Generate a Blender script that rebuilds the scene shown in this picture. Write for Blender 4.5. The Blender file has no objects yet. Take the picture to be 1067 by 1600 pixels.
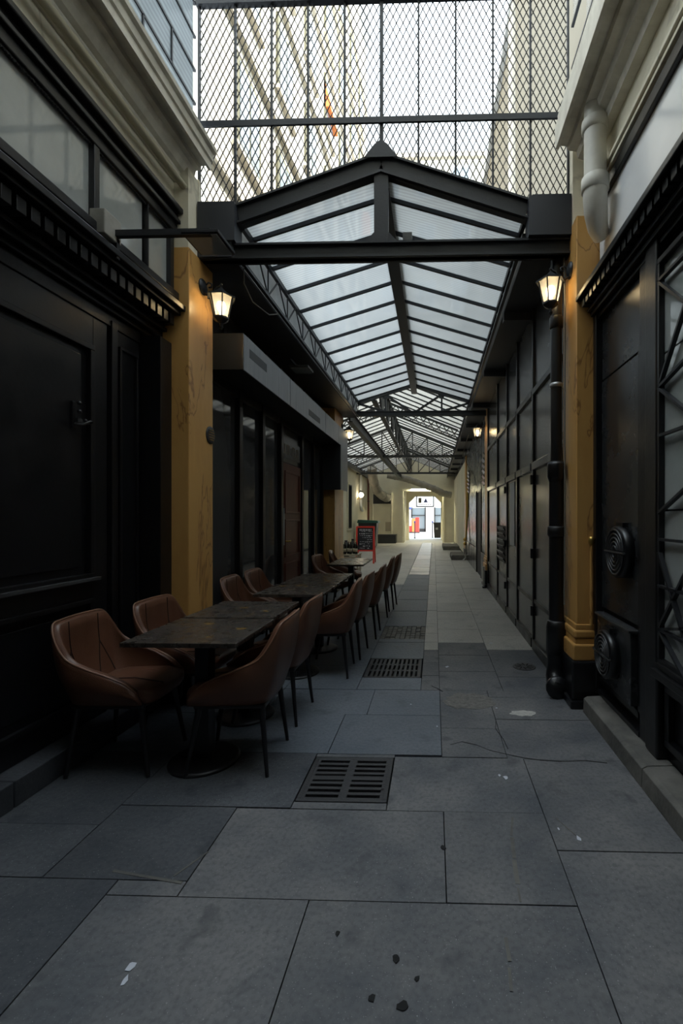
import bpy, math, random
from mathutils import Vector, Matrix
random.seed(7)
S = bpy.context.scene
COL = S.collection
PI = math.pi

# ------------------------------------------------------------------ camera
cam_d = bpy.data.cameras.new('camera'); cam = bpy.data.objects.new('camera', cam_d); COL.objects.link(cam)
cam.location = (0, 0, 1.38); cam.rotation_euler = (PI/2, 0, math.radians(1.61))
cam_d.sensor_width = 36; cam_d.lens = 16.0
cam_d.shift_x = (533.5-658)/1600; cam_d.shift_y = 8/1600
cam_d.clip_start = .05; cam_d.clip_end = 300
S.camera = cam
# ------------------------------------------------------------------ sky, sun, exposure
W = bpy.data.worlds.new('sky'); S.world = W; W.use_nodes = True
W.node_tree.nodes['Background'].inputs[0].default_value = (.80, .91, 1.0, 1)
W.node_tree.nodes['Background'].inputs[1].default_value = 2.6
sun_d = bpy.data.lights.new('sun', 'SUN'); sun_d.energy = 5.0; sun_d.angle = .03; sun_d.color = (1, .94, .84)
sun = bpy.data.objects.new('sun', sun_d); COL.objects.link(sun); sun.location = (20, -3, 30)
sun.rotation_euler = Vector((.8, -.12, 1.0)).to_track_quat('Z', 'Y').to_euler()
VS = S.view_settings
VS.view_transform = 'Standard'; VS.look = 'None'; VS.gamma = 1; VS.use_curve_mapping = False
VS.exposure = 0.95

# ------------------------------------------------------------------ materials
def mat(name, col, rough=.5, metal=0., col2=None, scale=4., detail=6., bump=0., bscale=60., rand=0., spec=.5,
        vein=None, lo=.35, hi=.65, rough2=None, stretch=None):
    m = bpy.data.materials.new(name); m.use_nodes = True
    nt = m.node_tree; N = nt.nodes; L = nt.links; b = N['Principled BSDF']
    b.inputs['Base Color'].default_value = (*col, 1); b.inputs['Roughness'].default_value = rough
    b.inputs['Metallic'].default_value = metal; b.inputs['Specular IOR Level'].default_value = spec
    tc = N.new('ShaderNodeTexCoord'); src = tc.outputs['Object']
    if stretch:
        mp = N.new('ShaderNodeMapping'); mp.inputs['Scale'].default_value = stretch
        L.new(src, mp.inputs['Vector']); src = mp.outputs['Vector']
    out = None
    if col2 or rough2 is not None:
        nz = N.new('ShaderNodeTexNoise'); nz.inputs['Scale'].default_value = scale; nz.inputs['Detail'].default_value = detail
        nz.inputs['Roughness'].default_value = .62
        L.new(src, nz.inputs['Vector'])
        rp = N.new('ShaderNodeValToRGB'); rp.color_ramp.elements[0].position = lo; rp.color_ramp.elements[1].position = hi
        rp.color_ramp.elements[0].color = (*col, 1); rp.color_ramp.elements[1].color = (*(col2 or col), 1)
        L.new(nz.outputs['Fac'], rp.inputs['Fac']); out = rp.outputs['Color']
        if rough2 is not None:
            mr = N.new('ShaderNodeMapRange'); mr.inputs['From Min'].default_value = lo; mr.inputs['From Max'].default_value = hi
            mr.inputs['To Min'].default_value = rough; mr.inputs['To Max'].default_value = rough2
            L.new(nz.outputs['Fac'], mr.inputs['Value']); L.new(mr.outputs['Result'], b.inputs['Roughness'])
    if vein:
        nz = N.new('ShaderNodeTexNoise'); nz.inputs['Scale'].default_value = vein[1]; nz.inputs['Detail'].default_value = 5
        nz.inputs['Distortion'].default_value = .6; L.new(src, nz.inputs['Vector'])
        s = N.new('ShaderNodeMath'); s.operation = 'SUBTRACT'; s.inputs[1].default_value = .5; L.new(nz.outputs['Fac'], s.inputs[0])
        a = N.new('ShaderNodeMath'); a.operation = 'ABSOLUTE'; L.new(s.outputs[0], a.inputs[0])
        r = N.new('ShaderNodeValToRGB'); r.color_ramp.elements[0].position = 0; r.color_ramp.elements[1].position = vein[2]
        r.color_ramp.elements[0].color = (vein[3],)*3+(1,); r.color_ramp.elements[1].color = (0, 0, 0, 1)
        L.new(a.outputs[0], r.inputs['Fac'])
        mx = N.new('ShaderNodeMix'); mx.data_type = 'RGBA'
        L.new(r.outputs['Color'], mx.inputs['Factor'])
        if out: L.new(out, mx.inputs['A'])
        else: mx.inputs['A'].default_value = (*col, 1)
        mx.inputs['B'].default_value = (*vein[0], 1); out = mx.outputs['Result']
    if rand:
        oi = N.new('ShaderNodeObjectInfo'); mr = N.new('ShaderNodeMapRange')
        mr.inputs['To Min'].default_value = 1-rand; mr.inputs['To Max'].default_value = 1+rand
        L.new(oi.outputs['Random'], mr.inputs['Value'])
        mx = N.new('ShaderNodeMix'); mx.data_type = 'RGBA'; mx.blend_type = 'MULTIPLY'; mx.inputs['Factor'].default_value = 1
        if out: L.new(out, mx.inputs['A'])
        else: mx.inputs['A'].default_value = (*col, 1)
        L.new(mr.outputs['Result'], mx.inputs['B']); out = mx.outputs['Result']
    if out: L.new(out, b.inputs['Base Color'])
    if bump:
        nz = N.new('ShaderNodeTexNoise'); nz.inputs['Scale'].default_value = bscale; nz.inputs['Detail'].default_value = 4
        L.new(src, nz.inputs['Vector']); bp = N.new('ShaderNodeBump'); bp.inputs['Strength'].default_value = bump
        bp.inputs['Distance'].default_value = .01
        L.new(nz.outputs['Fac'], bp.inputs['Height']); L.new(bp.outputs['Normal'], b.inputs['Normal'])
    return m
def emit(name, col, strength):
    m = bpy.data.materials.new(name); m.use_nodes = True; b = m.node_tree.nodes['Principled BSDF']
    b.inputs['Base Color'].default_value = (*col, 1); b.inputs['Emission Color'].default_value = (*col, 1)
    b.inputs['Emission Strength'].default_value = strength
    return m
def glass(name, tint, trans, direct, gloss_rough=.1, gloss=.08, ribs=None):
    """thin pane: diffuse transmission + direct see-through + a little gloss"""
    m = bpy.data.materials.new(name); m.use_nodes = True; nt = m.node_tree; N = nt.nodes; L = nt.links
    N.remove(N['Principled BSDF']); o = N['Material Output']
    t = N.new('ShaderNodeBsdfTranslucent'); t.inputs['Color'].default_value = (tint[0]*trans, tint[1]*trans, tint[2]*trans, 1)
    p = N.new('ShaderNodeBsdfTransparent'); p.inputs['Color'].default_value = (*tint, 1)
    g = N.new('ShaderNodeBsdfGlossy'); g.inputs['Roughness'].default_value = gloss_rough
    m1 = N.new('ShaderNodeMixShader'); m1.inputs[0].default_value = direct; L.new(t.outputs[0], m1.inputs[1]); L.new(p.outputs[0], m1.inputs[2])
    m2 = N.new('ShaderNodeMixShader'); m2.inputs[0].default_value = gloss; L.new(m1.outputs[0], m2.inputs[1]); L.new(g.outputs[0], m2.inputs[2])
    L.new(m2.outputs[0], o.inputs['Surface'])
    if ribs:
        tc = N.new('ShaderNodeTexCoord'); wv = N.new('ShaderNodeTexWave'); wv.bands_direction = ribs[1]; wv.inputs['Scale'].default_value = ribs[0]
        wv.inputs['Distortion'].default_value = 1.2; wv.inputs['Detail'].default_value = 2
        L.new(tc.outputs['Object'], wv.inputs['Vector'])
        nz = N.new('ShaderNodeTexNoise'); nz.inputs['Scale'].default_value = 1.6; nz.inputs['Detail'].default_value = 5; L.new(tc.outputs['Object'], nz.inputs['Vector'])
        oi = N.new('ShaderNodeObjectInfo')
        def rng(s, a, b):
            r = N.new('ShaderNodeMapRange'); r.inputs['To Min'].default_value = a; r.inputs['To Max'].default_value = b; L.new(s, r.inputs['Value']); return r.outputs['Result']
        def mul(a, b):
            x = N.new('ShaderNodeMath'); x.operation = 'MULTIPLY'; L.new(a, x.inputs[0]); L.new(b, x.inputs[1]); return x.outputs[0]
        f = mul(mul(rng(wv.outputs['Fac'], .80, 1.0), rng(nz.outputs['Fac'], .78, 1.12)), rng(oi.outputs['Random'], .9, 1.06))
        for sh, k in ((t, trans), (p, 1)):
            cm = N.new('ShaderNodeMix'); cm.data_type = 'RGBA'; cm.blend_type = 'MULTIPLY'; cm.inputs['Factor'].default_value = 1
            cm.inputs['A'].default_value = (tint[0]*k, tint[1]*k, tint[2]*k, 1); L.new(f, cm.inputs['B']); L.new(cm.outputs['Result'], sh.inputs['Color'])
    return m
M = {}
def stone(name, a, b, rough=.6):
    m = mat(name, a, rough, col2=b, scale=1.7, detail=9, bump=.4, bscale=30, rand=.07, lo=.34, hi=.68, rough2=rough+.15)
    nt = m.node_tree; N = nt.nodes; L = nt.links; bs = N['Principled BSDF']; src = bs.inputs['Base Color'].links[0].from_socket
    tc = N.new('ShaderNodeTexCoord')
    def mixin(fac, col, prev):
        mx = N.new('ShaderNodeMix'); mx.data_type = 'RGBA'; L.new(fac, mx.inputs['Factor']); L.new(prev, mx.inputs['A']); mx.inputs['B'].default_value = (*col, 1); return mx.outputs['Result']
    # fine grain, pale grit specks, dark spots
    g = N.new('ShaderNodeTexNoise'); g.inputs['Scale'].default_value = 55; g.inputs['Detail'].default_value = 6; L.new(tc.outputs['Object'], g.inputs['Vector'])
    r = N.new('ShaderNodeMapRange'); r.inputs['From Min'].default_value = .45; r.inputs['From Max'].default_value = .8; r.inputs['To Max'].default_value = .55; L.new(g.outputs['Fac'], r.inputs['Value'])
    src = mixin(r.outputs['Result'], [c*.45 for c in a], src)
    g = N.new('ShaderNodeTexNoise'); g.inputs['Scale'].default_value = 160; g.inputs['Detail'].default_value = 2; L.new(tc.outputs['Object'], g.inputs['Vector'])
    r = N.new('ShaderNodeMapRange'); r.inputs['From Min'].default_value = .66; r.inputs['From Max'].default_value = .76; r.inputs['To Max'].default_value = .8; L.new(g.outputs['Fac'], r.inputs['Value'])
    src = mixin(r.outputs['Result'], (.34, .34, .34), src)
    g = N.new('ShaderNodeTexNoise'); g.inputs['Scale'].default_value = 5.5; g.inputs['Detail'].default_value = 3; L.new(tc.outputs['Object'], g.inputs['Vector'])
    r = N.new('ShaderNodeMapRange'); r.inputs['From Min'].default_value = .60; r.inputs['From Max'].default_value = .70; r.inputs['To Max'].default_value = .55; L.new(g.outputs['Fac'], r.inputs['Value'])
    src = mixin(r.outputs['Result'], [c*.6 for c in a], src)
    L.new(src, bs.inputs['Base Color']); return m
M['slab'] = stone('grey_paving_stone', (.070, .077, .088), (.195, .190, .184))
M['slab_dark'] = stone('damp_shaded_paving_stone', (.038, .044, .054), (.105, .110, .118))  # damp slabs, with the shade by tables and wall darkened into the colour
M['slab_blue'] = stone('blue_grey_paving_stone', (.095, .113, .137), (.165, .180, .200), .5)
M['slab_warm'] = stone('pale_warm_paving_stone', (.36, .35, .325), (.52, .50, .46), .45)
M['slab_plate'] = mat('worn_channel_cover', (.30, .29, .26), .35, col2=(.20, .195, .18), scale=5, rand=.15, bump=.15)
M['cobble'] = mat('rough_setts', (.12, .115, .105), .7, col2=(.20, .19, .17), scale=30, bump=.9, bscale=55)
M['step_stone'] = mat('dark_step_stone', (.035, .038, .045), .6, col2=(.06, .063, .07), scale=4, bump=.3)
M['joint'] = mat('joint_dirt', (.012, .012, .012), .95)
M['kerb'] = mat('worn_kerb_stone', (.085, .082, .074), .75, col2=(.165, .155, .135), scale=5, bump=.6, bscale=25)
M['black'] = mat('black_gloss_paint', (.006, .0065, .0075), .28, col2=(.009, .009, .0105), scale=6, bump=.08, bscale=30, rough2=.4)
M['black_panel'] = mat('black_satin_panel', (.042, .043, .045), .20, col2=(.055, .056, .058), scale=1.2, rough2=.28, spec=.6)
M['black_matte'] = mat('black_matte_paint', (.017, .017, .018), .6)
M['black_shine'] = mat('black_lacquered_metal', (.03, .032, .034), .24, metal=.35, col2=(.045, .047, .05), scale=2.5, rough2=.30, spec=.6)
M['black_glass'] = mat('dark_shop_glass', (.055, .056, .058), .06, spec=.7)
M['iron'] = mat('dark_iron', (.028, .030, .034), .45, metal=.4, bump=.1, bscale=60)
M['iron_grey'] = mat('grey_green_iron', (.060, .062, .060), .5, metal=.3, bump=.1, bscale=60)
M['soffit'] = mat('dark_soffit_paint', (.030, .033, .040), .5)
M['fascia'] = mat('pale_fascia_board', (.72, .74, .74), .6, col2=(.58, .60, .60), scale=6)
M['cream'] = mat('aged_cream_plaster', (.80, .74, .58), .8, col2=(.68, .62, .47), scale=1.6, bump=.15, bscale=30, vein=((.22, .19, .14), .8, .012, .35))
M['cream_pale'] = mat('pale_cream_plaster', (.74, .70, .55), .8, col2=(.64, .60, .47), scale=1.2, bump=.1)
M['cornice'] = mat('grey_cream_cornice', (.76, .72, .61), .7, col2=(.58, .54, .45), scale=2.5, stretch=(1, 3, 3))
M['marble'] = mat('painted_ochre_marble', (.60, .335, .105), .36, col2=(.45, .225, .06), scale=2.2, vein=((.16, .055, .014), 1.9, .007, .7), lo=.4, hi=.75, stretch=(1.4, 1.4, .4))
M['glass_roof'] = glass('wired_roof_glass', (.92, .97, 1.0), .31, .05, .25, .04, (9, 'Y'))
M['glass_roof2'] = glass('dusty_roof_glass', (.95, .95, .90), .66, .10, .25, .04, (9, 'Y'))
M['frost'] = mat('frosted_transom_glass', (.30, .32, .305), .05, col2=(.40, .41, .39), scale=1.5, spec=.6)
M['frost'].node_tree.nodes['Principled BSDF'].inputs['IOR'].default_value = 1.9
M['frost_white'] = mat('white_transom_panel', (.72, .73, .73), .14, col2=(.80, .80, .80), scale=1.5, spec=.5)
M['side_glaze'] = glass('side_glazing', (.90, .95, .97), .34, .12, .2, .06, (7, 'Z'))
M['clear'] = glass('clear_sign_glass', (.97, .98, 1), .7, .92, .1, .05)
M['lantern_glass'] = glass('lantern_glass', (1, .95, .84), .55, .6, .1, .06)
M['leather'] = mat('tan_brown_leather', (.145, .063, .036), .34, col2=(.115, .048, .027), scale=6, bump=.18, bscale=220)
M['leather_edge'] = mat('worn_leather_piping', (.24, .125, .075), .4)
M['seam'] = mat('dark_seam', (.02, .008, .005), .6)
M['leg'] = mat('black_powdercoat', (.012, .012, .014), .42)
M['tabletop'] = mat('dark_oxide_tabletop', (.048, .040, .034), .24, col2=(.058, .048, .040), scale=14, rough2=.32, vein=((.16, .09, .028), 4.0, .006, .4))
M['wood_red'] = mat('dark_red_wood', (.13, .034, .02), .4, col2=(.09, .022, .013), scale=3, stretch=(6, 6, .6))
M['zinc'] = mat('brushed_grey_sign_metal', (.36, .37, .385), .42, metal=.2, col2=(.29, .30, .315), scale=4, stretch=(1, 4, .5))
M['pipe_white'] = mat('painted_grey_pipe', (.64, .61, .53), .55, col2=(.52, .49, .42), scale=4)
M['pipe_cream'] = mat('cream_pipe', (.42, .38, .27), .55)
M['duct'] = mat('dusty_duct', (.34, .32, .28), .6, col2=(.25, .235, .205), scale=5, bump=.2, bscale=30)
M['brass'] = mat('dull_brass', (.55, .36, .10), .35, metal=.9)
M['steel'] = mat('steel', (.45, .45, .46), .35, metal=.8)
M['grate'] = mat('cast_iron_grate', (.048, .048, .050), .55, metal=.3, bump=.3, bscale=90)
M['paper'] = mat('pale_notice', (.40, .42, .42), .5)
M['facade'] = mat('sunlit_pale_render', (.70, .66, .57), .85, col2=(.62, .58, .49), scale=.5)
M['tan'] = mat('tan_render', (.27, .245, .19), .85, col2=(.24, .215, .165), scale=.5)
M['facade2'] = mat('pale_cream_render', (.50, .47, .39), .85, col2=(.45, .42, .35), scale=.4)
M['stone_band'] = mat('stone_band', (.50, .46, .38), .8)
M['shutter'] = mat('olive_shutter', (.16, .15, .09), .7)
M['pane_dark'] = mat('window_pane', (.25, .30, .33), .1)
M['orange'] = mat('orange_awning', (.85, .25, .07), .7)
M['slate'] = mat('slate_roof', (.58, .61, .65), .6)
M['white'] = mat('white_paint', (.78, .78, .76), .6)
M['red'] = mat('red_paint', (.75, .05, .035), .45)
M['green'] = mat('green_plastic', (.02, .10, .075), .45)
M['dark_plastic'] = mat('dark_plastic', (.03, .032, .033), .45)
M['bottle'] = mat('dark_bottle_glass', (.008, .010, .008), .08)
M['chalkboard'] = mat('chalkboard', (.028, .032, .042), .6)
M['chalk'] = mat('chalk', (.55, .57, .62), .9)
M['crate'] = mat('pale_crate', (.40, .35, .26), .7)
M['blue'] = mat('blue_flowers', (.06, .09, .35), .6)
M['street'] = mat('street_asphalt', (.42, .42, .42), .8)
M['gold_mark'] = mat('golden_smudge', (.28, .16, .035), .35)
M['gold'] = mat('faded_gold', (.20, .13, .05), .5)
M['cable'] = mat('grey_cable', (.16, .15, .13), .6)
M['bulb'] = emit('warm_bulb', (1, .86, .62), 8)
M['tube'] = emit('fluorescent_tube', (1, .97, .80), 5)

# ------------------------------------------------------------------ mesh helpers
ORG = {}
class MB:
    def __init__(s): s.v = []; s.f = []; s.sm = []
    def add(s, vs, fs, smooth=False):
        n = len(s.v); s.v += [tuple(v) for v in vs]; s.f += [tuple(i+n for i in f) for f in fs]; s.sm += [smooth]*len(fs); return s
    def box(s, x0, x1, y0, y1, z0, z1):
        return s.add([(x0,y0,z0),(x1,y0,z0),(x1,y1,z0),(x0,y1,z0),(x0,y0,z1),(x1,y0,z1),(x1,y1,z1),(x0,y1,z1)],
                     [(0,3,2,1),(4,5,6,7),(0,1,5,4),(1,2,6,5),(2,3,7,6),(3,0,4,7)])
    def bar(s, p, q, w, h=None, up=(0,0,1)):
        h = h or w; p = Vector(p); q = Vector(q); d = (q-p).normalized(); up = Vector(up)
        if abs(d.dot(up)) > .98: up = Vector((0,1,0)) if abs(d.y) < .9 else Vector((1,0,0))
        a = d.cross(up).normalized()*w/2; b = a.cross(d).normalized()*h/2
        vs = [p-a-b, p+a-b, p+a+b, p-a+b, q-a-b, q+a-b, q+a+b, q-a+b]
        return s.add(vs, [(0,1,2,3),(7,6,5,4),(0,4,5,1),(1,5,6,2),(2,6,7,3),(3,7,4,0)])
    def tube(s, pts, r, seg=10, smooth=True, caps=True):
        pts = [Vector(p) for p in pts]; n = len(pts); rs = r if isinstance(r, (list, tuple)) else [r]*n
        vs = []; fs = []; a = None
        for i, p in enumerate(pts):
            d = (pts[min(i+1, n-1)]-pts[max(i-1, 0)]).normalized()
            if a is None:
                a = d.orthogonal().normalized()
            else:
                a = (a-d*a.dot(d)).normalized()
            b = d.cross(a)
            for k in range(seg):
                t = 2*PI*k/seg; vs.append(p+(a*math.cos(t)+b*math.sin(t))*rs[i])
        for i in range(n-1):
            for k in range(seg):
                k2 = (k+1) % seg; fs.append((i*seg+k, i*seg+k2, (i+1)*seg+k2, (i+1)*seg+k))
        s.add(vs, fs, smooth)
        if caps:
            s.add(vs[:seg], [tuple(range(seg))[::-1]]); s.add(vs[-seg:], [tuple(range(seg))])
        return s
    def lathe(s, prof, c=(0,0,0), seg=16, axis='Z', smooth=True, rot=0.):
        vs = []; fs = []; c = Vector(c)
        for (r, h) in prof:
            for k in range(seg):
                t = 2*PI*k/seg+rot; x, y = r*math.cos(t), r*math.sin(t)
                v = {'Z': (x, y, h), 'X': (h, x, y), 'Y': (y, h, x)}[axis]; vs.append(c+Vector(v))
        for i in range(len(prof)-1):
            for k in range(seg):
                k2 = (k+1) % seg; fs.append((i*seg+k, i*seg+k2, (i+1)*seg+k2, (i+1)*seg+k))
        n = len(prof); fs.append(tuple(range(seg))[::-1]); fs.append(tuple((n-1)*seg+k for k in range(seg)))
        return s.add(vs, fs, smooth)
    def prism(s, poly, axis, a0, a1):
        """poly of 2D points extruded along axis: X -> (y,z), Y -> (x,z), Z -> (x,y)"""
        f = {'X': lambda u, v, a: (a, u, v), 'Y': lambda u, v, a: (u, a, v), 'Z': lambda u, v, a: (u, v, a)}[axis]
        n = len(poly); vs = [f(u, v, a0) for u, v in poly]+[f(u, v, a1) for u, v in poly]
        fs = [tuple(range(n))[::-1], tuple(range(n, 2*n))]+[(i, (i+1) % n, n+(i+1) % n, n+i) for i in range(n)]
        return s.add(vs, fs)
    def mesh(s, name, m, org=(0,0,0)):
        me = bpy.data.meshes.new(name); o = Vector(org)
        me.from_pydata([Vector(v)-o for v in s.v], [], s.f); me.update()
        me.polygons.foreach_set('use_smooth', s.sm)
        me.materials.append(M[m] if isinstance(m, str) else m)
        import bmesh
        bm = bmesh.new(); bm.from_mesh(me); bmesh.ops.recalc_face_normals(bm, faces=bm.faces); bm.to_mesh(me); bm.free()
        return me
    def build(s, name, m, parent=None, bevel=0., org=None):
        if org is None: org = ORG.get(parent.name, (0,0,0)) if parent else (0,0,0)
        ob = bpy.data.objects.new(name, s.mesh(name, m, org)); COL.objects.link(ob)
        if parent: ob.parent = parent; ORG[ob.name] = org
        elif tuple(org) != (0,0,0): ob.location = org; ORG[ob.name] = org
        if bevel:
            b = ob.modifiers.new('edge', 'BEVEL'); b.width = bevel; b.segments = 2; b.limit_method = 'ANGLE'; b.angle_limit = .7
        return ob
def tag(o, label=None, cat=None, group=None, kind=None):
    if label: o['label'] = label
    if cat: o['category'] = cat
    if group: o['group'] = group
    if kind: o['kind'] = kind
    return o
def thing(name, label, cat, loc=(0,0,0), group=None, kind=None):
    o = bpy.data.objects.new(name, None); COL.objects.link(o); o.location = loc; o.empty_display_size = .1
    ORG[o.name] = Vector(loc)
    return tag(o, label, cat, group, kind)
def local(name, label, cat, group=None):
    """a thing whose parts are written in its own coordinates"""
    o = bpy.data.objects.new(name, None); COL.objects.link(o); o.empty_display_size = .1
    ORG[o.name] = Vector((0,0,0))
    return tag(o, label, cat, group)
def bx(name, m, parent, x0, x1, y0, y1, z0, z1, bevel=0.):
    return MB().box(x0, x1, y0, y1, z0, z1).build(name, m, parent, bevel)
def dup(o, parent=None):
    c = o.copy(); COL.objects.link(c); c.parent = parent
    for ch in list(o.children): dup(ch, c)
    return c
def place(root, loc, rz, label, first):
    o = root if first else dup(root)
    o.location = loc; o.rotation_euler = (0, 0, rz); o['label'] = label
    return o

# ================================================================== SETTING: floor
XL, XR = -1.83, 1.04            # faces of the pilasters
floor = tag(MB().box(-4.2, 1.6, -3, 24.5, -.22, -.14).build('floor', 'joint'), 'grey stone paving of the covered passage', 'floor', kind='structure')
slabs = []
def slab(x0, x1, y0, y1, m='slab', g=.0022):
    dz = random.uniform(-.0015, .0015)
    o = bx('slab', m, floor, x0+g, x1-g, y0+g, y1-g, -.05, dz); return o
hand = [(-1.2,-.45,.2,1.63),(-.45,.51,.2,1.63),(.51,1.07,.2,1.1),(.51,1.07,1.1,1.9),(.51,1.07,1.9,2.61),
        (-1.2,-.935,1.63,1.7),(-.935,.045,1.63,2.137),(.045,.51,1.63,2.137),
        (-.225,.51,2.137,2.62),(-.68,-.225,2.137,2.19),(-.68,-.225,2.605,2.64),
        (-2.15,-1.45,-1,.2),(-1.45,-.45,-1,.2),(-.45,.51,-1,.2),(.51,1.07,-1,.2),(-2.15,1.07,-3,-1)]
for h in hand: slab(*h)
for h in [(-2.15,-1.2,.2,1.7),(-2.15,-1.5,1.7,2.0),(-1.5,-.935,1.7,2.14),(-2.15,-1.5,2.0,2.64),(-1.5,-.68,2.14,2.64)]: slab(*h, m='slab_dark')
for h in [(-2.15,-1.4,2.64,3.17),(-1.4,-.62,2.64,3.17),(-.62,.045,2.64,3.17),(-2.15,-1.2,3.17,3.63),(-1.2,-.47,3.17,3.63),(-.47,.045,3.17,3.63)]:
    slab(*h, m='slab_blue')
for h in [(.045,.42,2.62,2.98),(.42,1.07,2.61,3.12),(.045,.42,2.98,3.42),(.42,1.07,3.12,3.50),(.045,.42,3.42,3.63),(.42,1.07,3.50,3.63),(.55,1.07,3.63,3.95)]:
    slab(*h)
def column(x0, x1, y0, y1, lo, hi, m, skip=()):
    y = y0
    while y < y1-.02:
        n = min(y1, y+random.uniform(lo, hi))
        if y1-n < .18: n = y1
        hit = [s for s in skip if y < s[1] and n > s[0]]
        if hit:
            a, b = hit[0]
            if a-y > .03: slab(x0, x1, y, a, m(y))
            y = b; continue
        slab(x0, x1, y, n, m(y)); y = n
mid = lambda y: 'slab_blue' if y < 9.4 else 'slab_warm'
column(-2.15, -1.2, 3.63, 9.3, .5, .75, mid)
column(-1.2, -.62, 3.63, 9.3, .5, .7, mid)
column(-.62, -.105, 3.63, 10.9, .45, .6, lambda y: 'slab_blue', skip=[(3.90, 4.44), (5.15, 5.75)])
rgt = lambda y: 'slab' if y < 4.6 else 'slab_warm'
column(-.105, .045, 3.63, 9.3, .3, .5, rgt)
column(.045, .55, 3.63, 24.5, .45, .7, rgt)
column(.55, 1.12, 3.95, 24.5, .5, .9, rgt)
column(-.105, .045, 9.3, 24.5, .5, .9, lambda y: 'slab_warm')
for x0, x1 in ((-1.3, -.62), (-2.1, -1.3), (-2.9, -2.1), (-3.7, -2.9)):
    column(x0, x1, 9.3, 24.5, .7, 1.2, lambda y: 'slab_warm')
# channel covers in the centre strip (pale slats of worn iron)
y = 10.9; k = 0
while y < 24.3:
    n = y+(.55 if y < 15 else 1.3)
    o = slab(-.62, -.105, y, min(n, 24.5), 'slab_plate', .012); o.name = 'channel_cover'
    y = n
# rough sett patch
for i in range(9):
    for j in range(7):
        x = -.62+i*.0572; y = 5.15+j*.0857
        bx('sett', 'cobble', floor, x+.003, x+.0542, y+.004, y+.0817, -.05, random.uniform(-.006, .001))
# cracks in the slabs near the kerb: dark dirt-filled lines
def crack(pts, w=.006):
    mb = MB()
    for a, b in zip(pts[:-1], pts[1:]):
        mb.bar((*a, .0018), (*b, .0018), w*random.uniform(.6, 1.3), .001)
    mb.build('crack', 'joint', floor)
crack([(.10,2.76),(.17,2.80),(.26,2.76),(.33,2.70),(.42,2.66),(.52,2.62),(.60,2.60),(.72,2.59),(.86,2.60),(.97,2.58)])
crack([(.42,3.10),(.40,2.98),(.43,2.84),(.44,2.72)], .004)
crack([(-.02,3.72),(.03,3.66),(.07,3.60)], .008)
for (cx, cy, r) in ((-.12, 1.42, .014), (-.18, 1.30, .012), (-.09, 1.28, .016), (-.32, 1.5, .009), (.04, 1.9, .013), (-.26, 2.3, .008), (-.05, 1.36, .008)):
    n = 9; poly = [(cx+r*random.uniform(.6, 1.2)*math.cos(2*PI*k/n), cy+r*random.uniform(.6, 1.5)*math.sin(2*PI*k/n)) for k in range(n)]
    MB().prism(poly, 'Z', .0012, .0022).build('stain', 'joint', floor)
for (cx, cy, r) in ((.38, 2.42, .016), (.35, 2.44, .008), (.62, 1.97, .012), (-.93, 1.37, .016), (-.92, 1.33, .010), (.45, 3.3, .008), (.02, 3.0, .006), (.12, 4.2, .018), (.62, 5.0, .02), (-.17, 3.35, .006), (.55, 2.03, .006)):
    n = 7; poly = [(cx+r*random.uniform(.5, 1.2)*math.cos(2*PI*k/n), cy+r*random.uniform(.6, 1.8)*math.sin(2*PI*k/n)) for k in range(n)]
    MB().prism(poly, 'Z', .0012, .0022).build('spot', 'chalk', floor)

# brown mortar patch and pale scuffs
def blot(name, m, cx, cy, rx, ry, n=22, z=.0016, seed=1):
    rr = random.Random(seed); poly = [(cx+rx*rr.uniform(.72, 1.1)*math.cos(2*PI*k/n), cy+ry*rr.uniform(.72, 1.1)*math.sin(2*PI*k/n)) for k in range(n)]
    MB().prism(poly, 'Z', z-.001, z).build(name, m, floor)
blot('mortar_patch', 'cobble', .27, 3.42, .20, .17, 26, .0022, 3)
blot('mortar_patch', 'slab_warm', .62, 3.22, .10, .05, 18, .0022, 5)
for (a, b, w) in (((.36, 2.10), (.335, 1.98), .010), ((.335, 1.97), (.325, 1.85), .016), ((.322, 1.84), (.315, 1.72), .018), ((.312, 1.70), (.31, 1.64), .008), ((.56, 2.10), (.63, 1.96), .005), ((.235, 1.5), (.235, 1.42), .012), ((.23, 1.40), (.225, 1.33), .010), ((-1.25, 1.74), (-.95, 1.69), .012), ((-1.0, 1.72), (-.93, 1.85), .008)):
    MB().bar((*a, .0012), (*b, .0012), w, .0012).build('scuff', 'kerb', floor)
# kerb on the right, step on the left
kerb = thing('kerb', 'worn stone kerb step along the right-hand shopfront', 'kerb', (1.14, 1, 0))
ys = [-2, -.6, .55, 1.55, 2.35, 3.26]
for a, b in zip(ys[:-1], ys[1:]):
    MB().prism([(1.055, .0), (1.218, .0), (1.218, .118), (1.085, .112), (1.06, .098)], 'Y', a+.003, b-.003).build('kerb_stone', 'kerb', kerb, .004)
step = thing('stone_step', 'dark stone step along the foot of the left black shopfront', 'step', (-2.06, 1, 0))
for a, b in zip([-2, -.4, .9, 2.1], [-.4, .9, 2.1, 3.3]):
    bx('step_stone', 'step_stone', step, -2.13, -1.985, a+.003, b-.003, 0, .128, .006)

# ================================================================== left shopfront (nearest)
wl = tag(MB().box(-2.45, -2.13, -3, 3.34, 0, 3.72).build('wall_left', 'black'), 'black panelled wooden shopfront on the near left', 'wall', kind='structure')
def frame_x(par, x, y0, y1, z0, z1, w, d, m='black', name='moulding', sgn=1):
    """a raised rectangular moulding on a wall facing +X (sgn 1) or -X (sgn -1)"""
    a, b = (x, x+d) if sgn > 0 else (x-d, x)
    for (p, q, r, s) in ((y0, y1, z1-w, z1), (y0, y1, z0, z0+w), (y0, y0+w, z0+w, z1-w), (y1-w, y1, z0+w, z1-w)):
        MB().box(a, b, p, q, r, s).build(name, m, par, .004)
xw = -2.13
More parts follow.
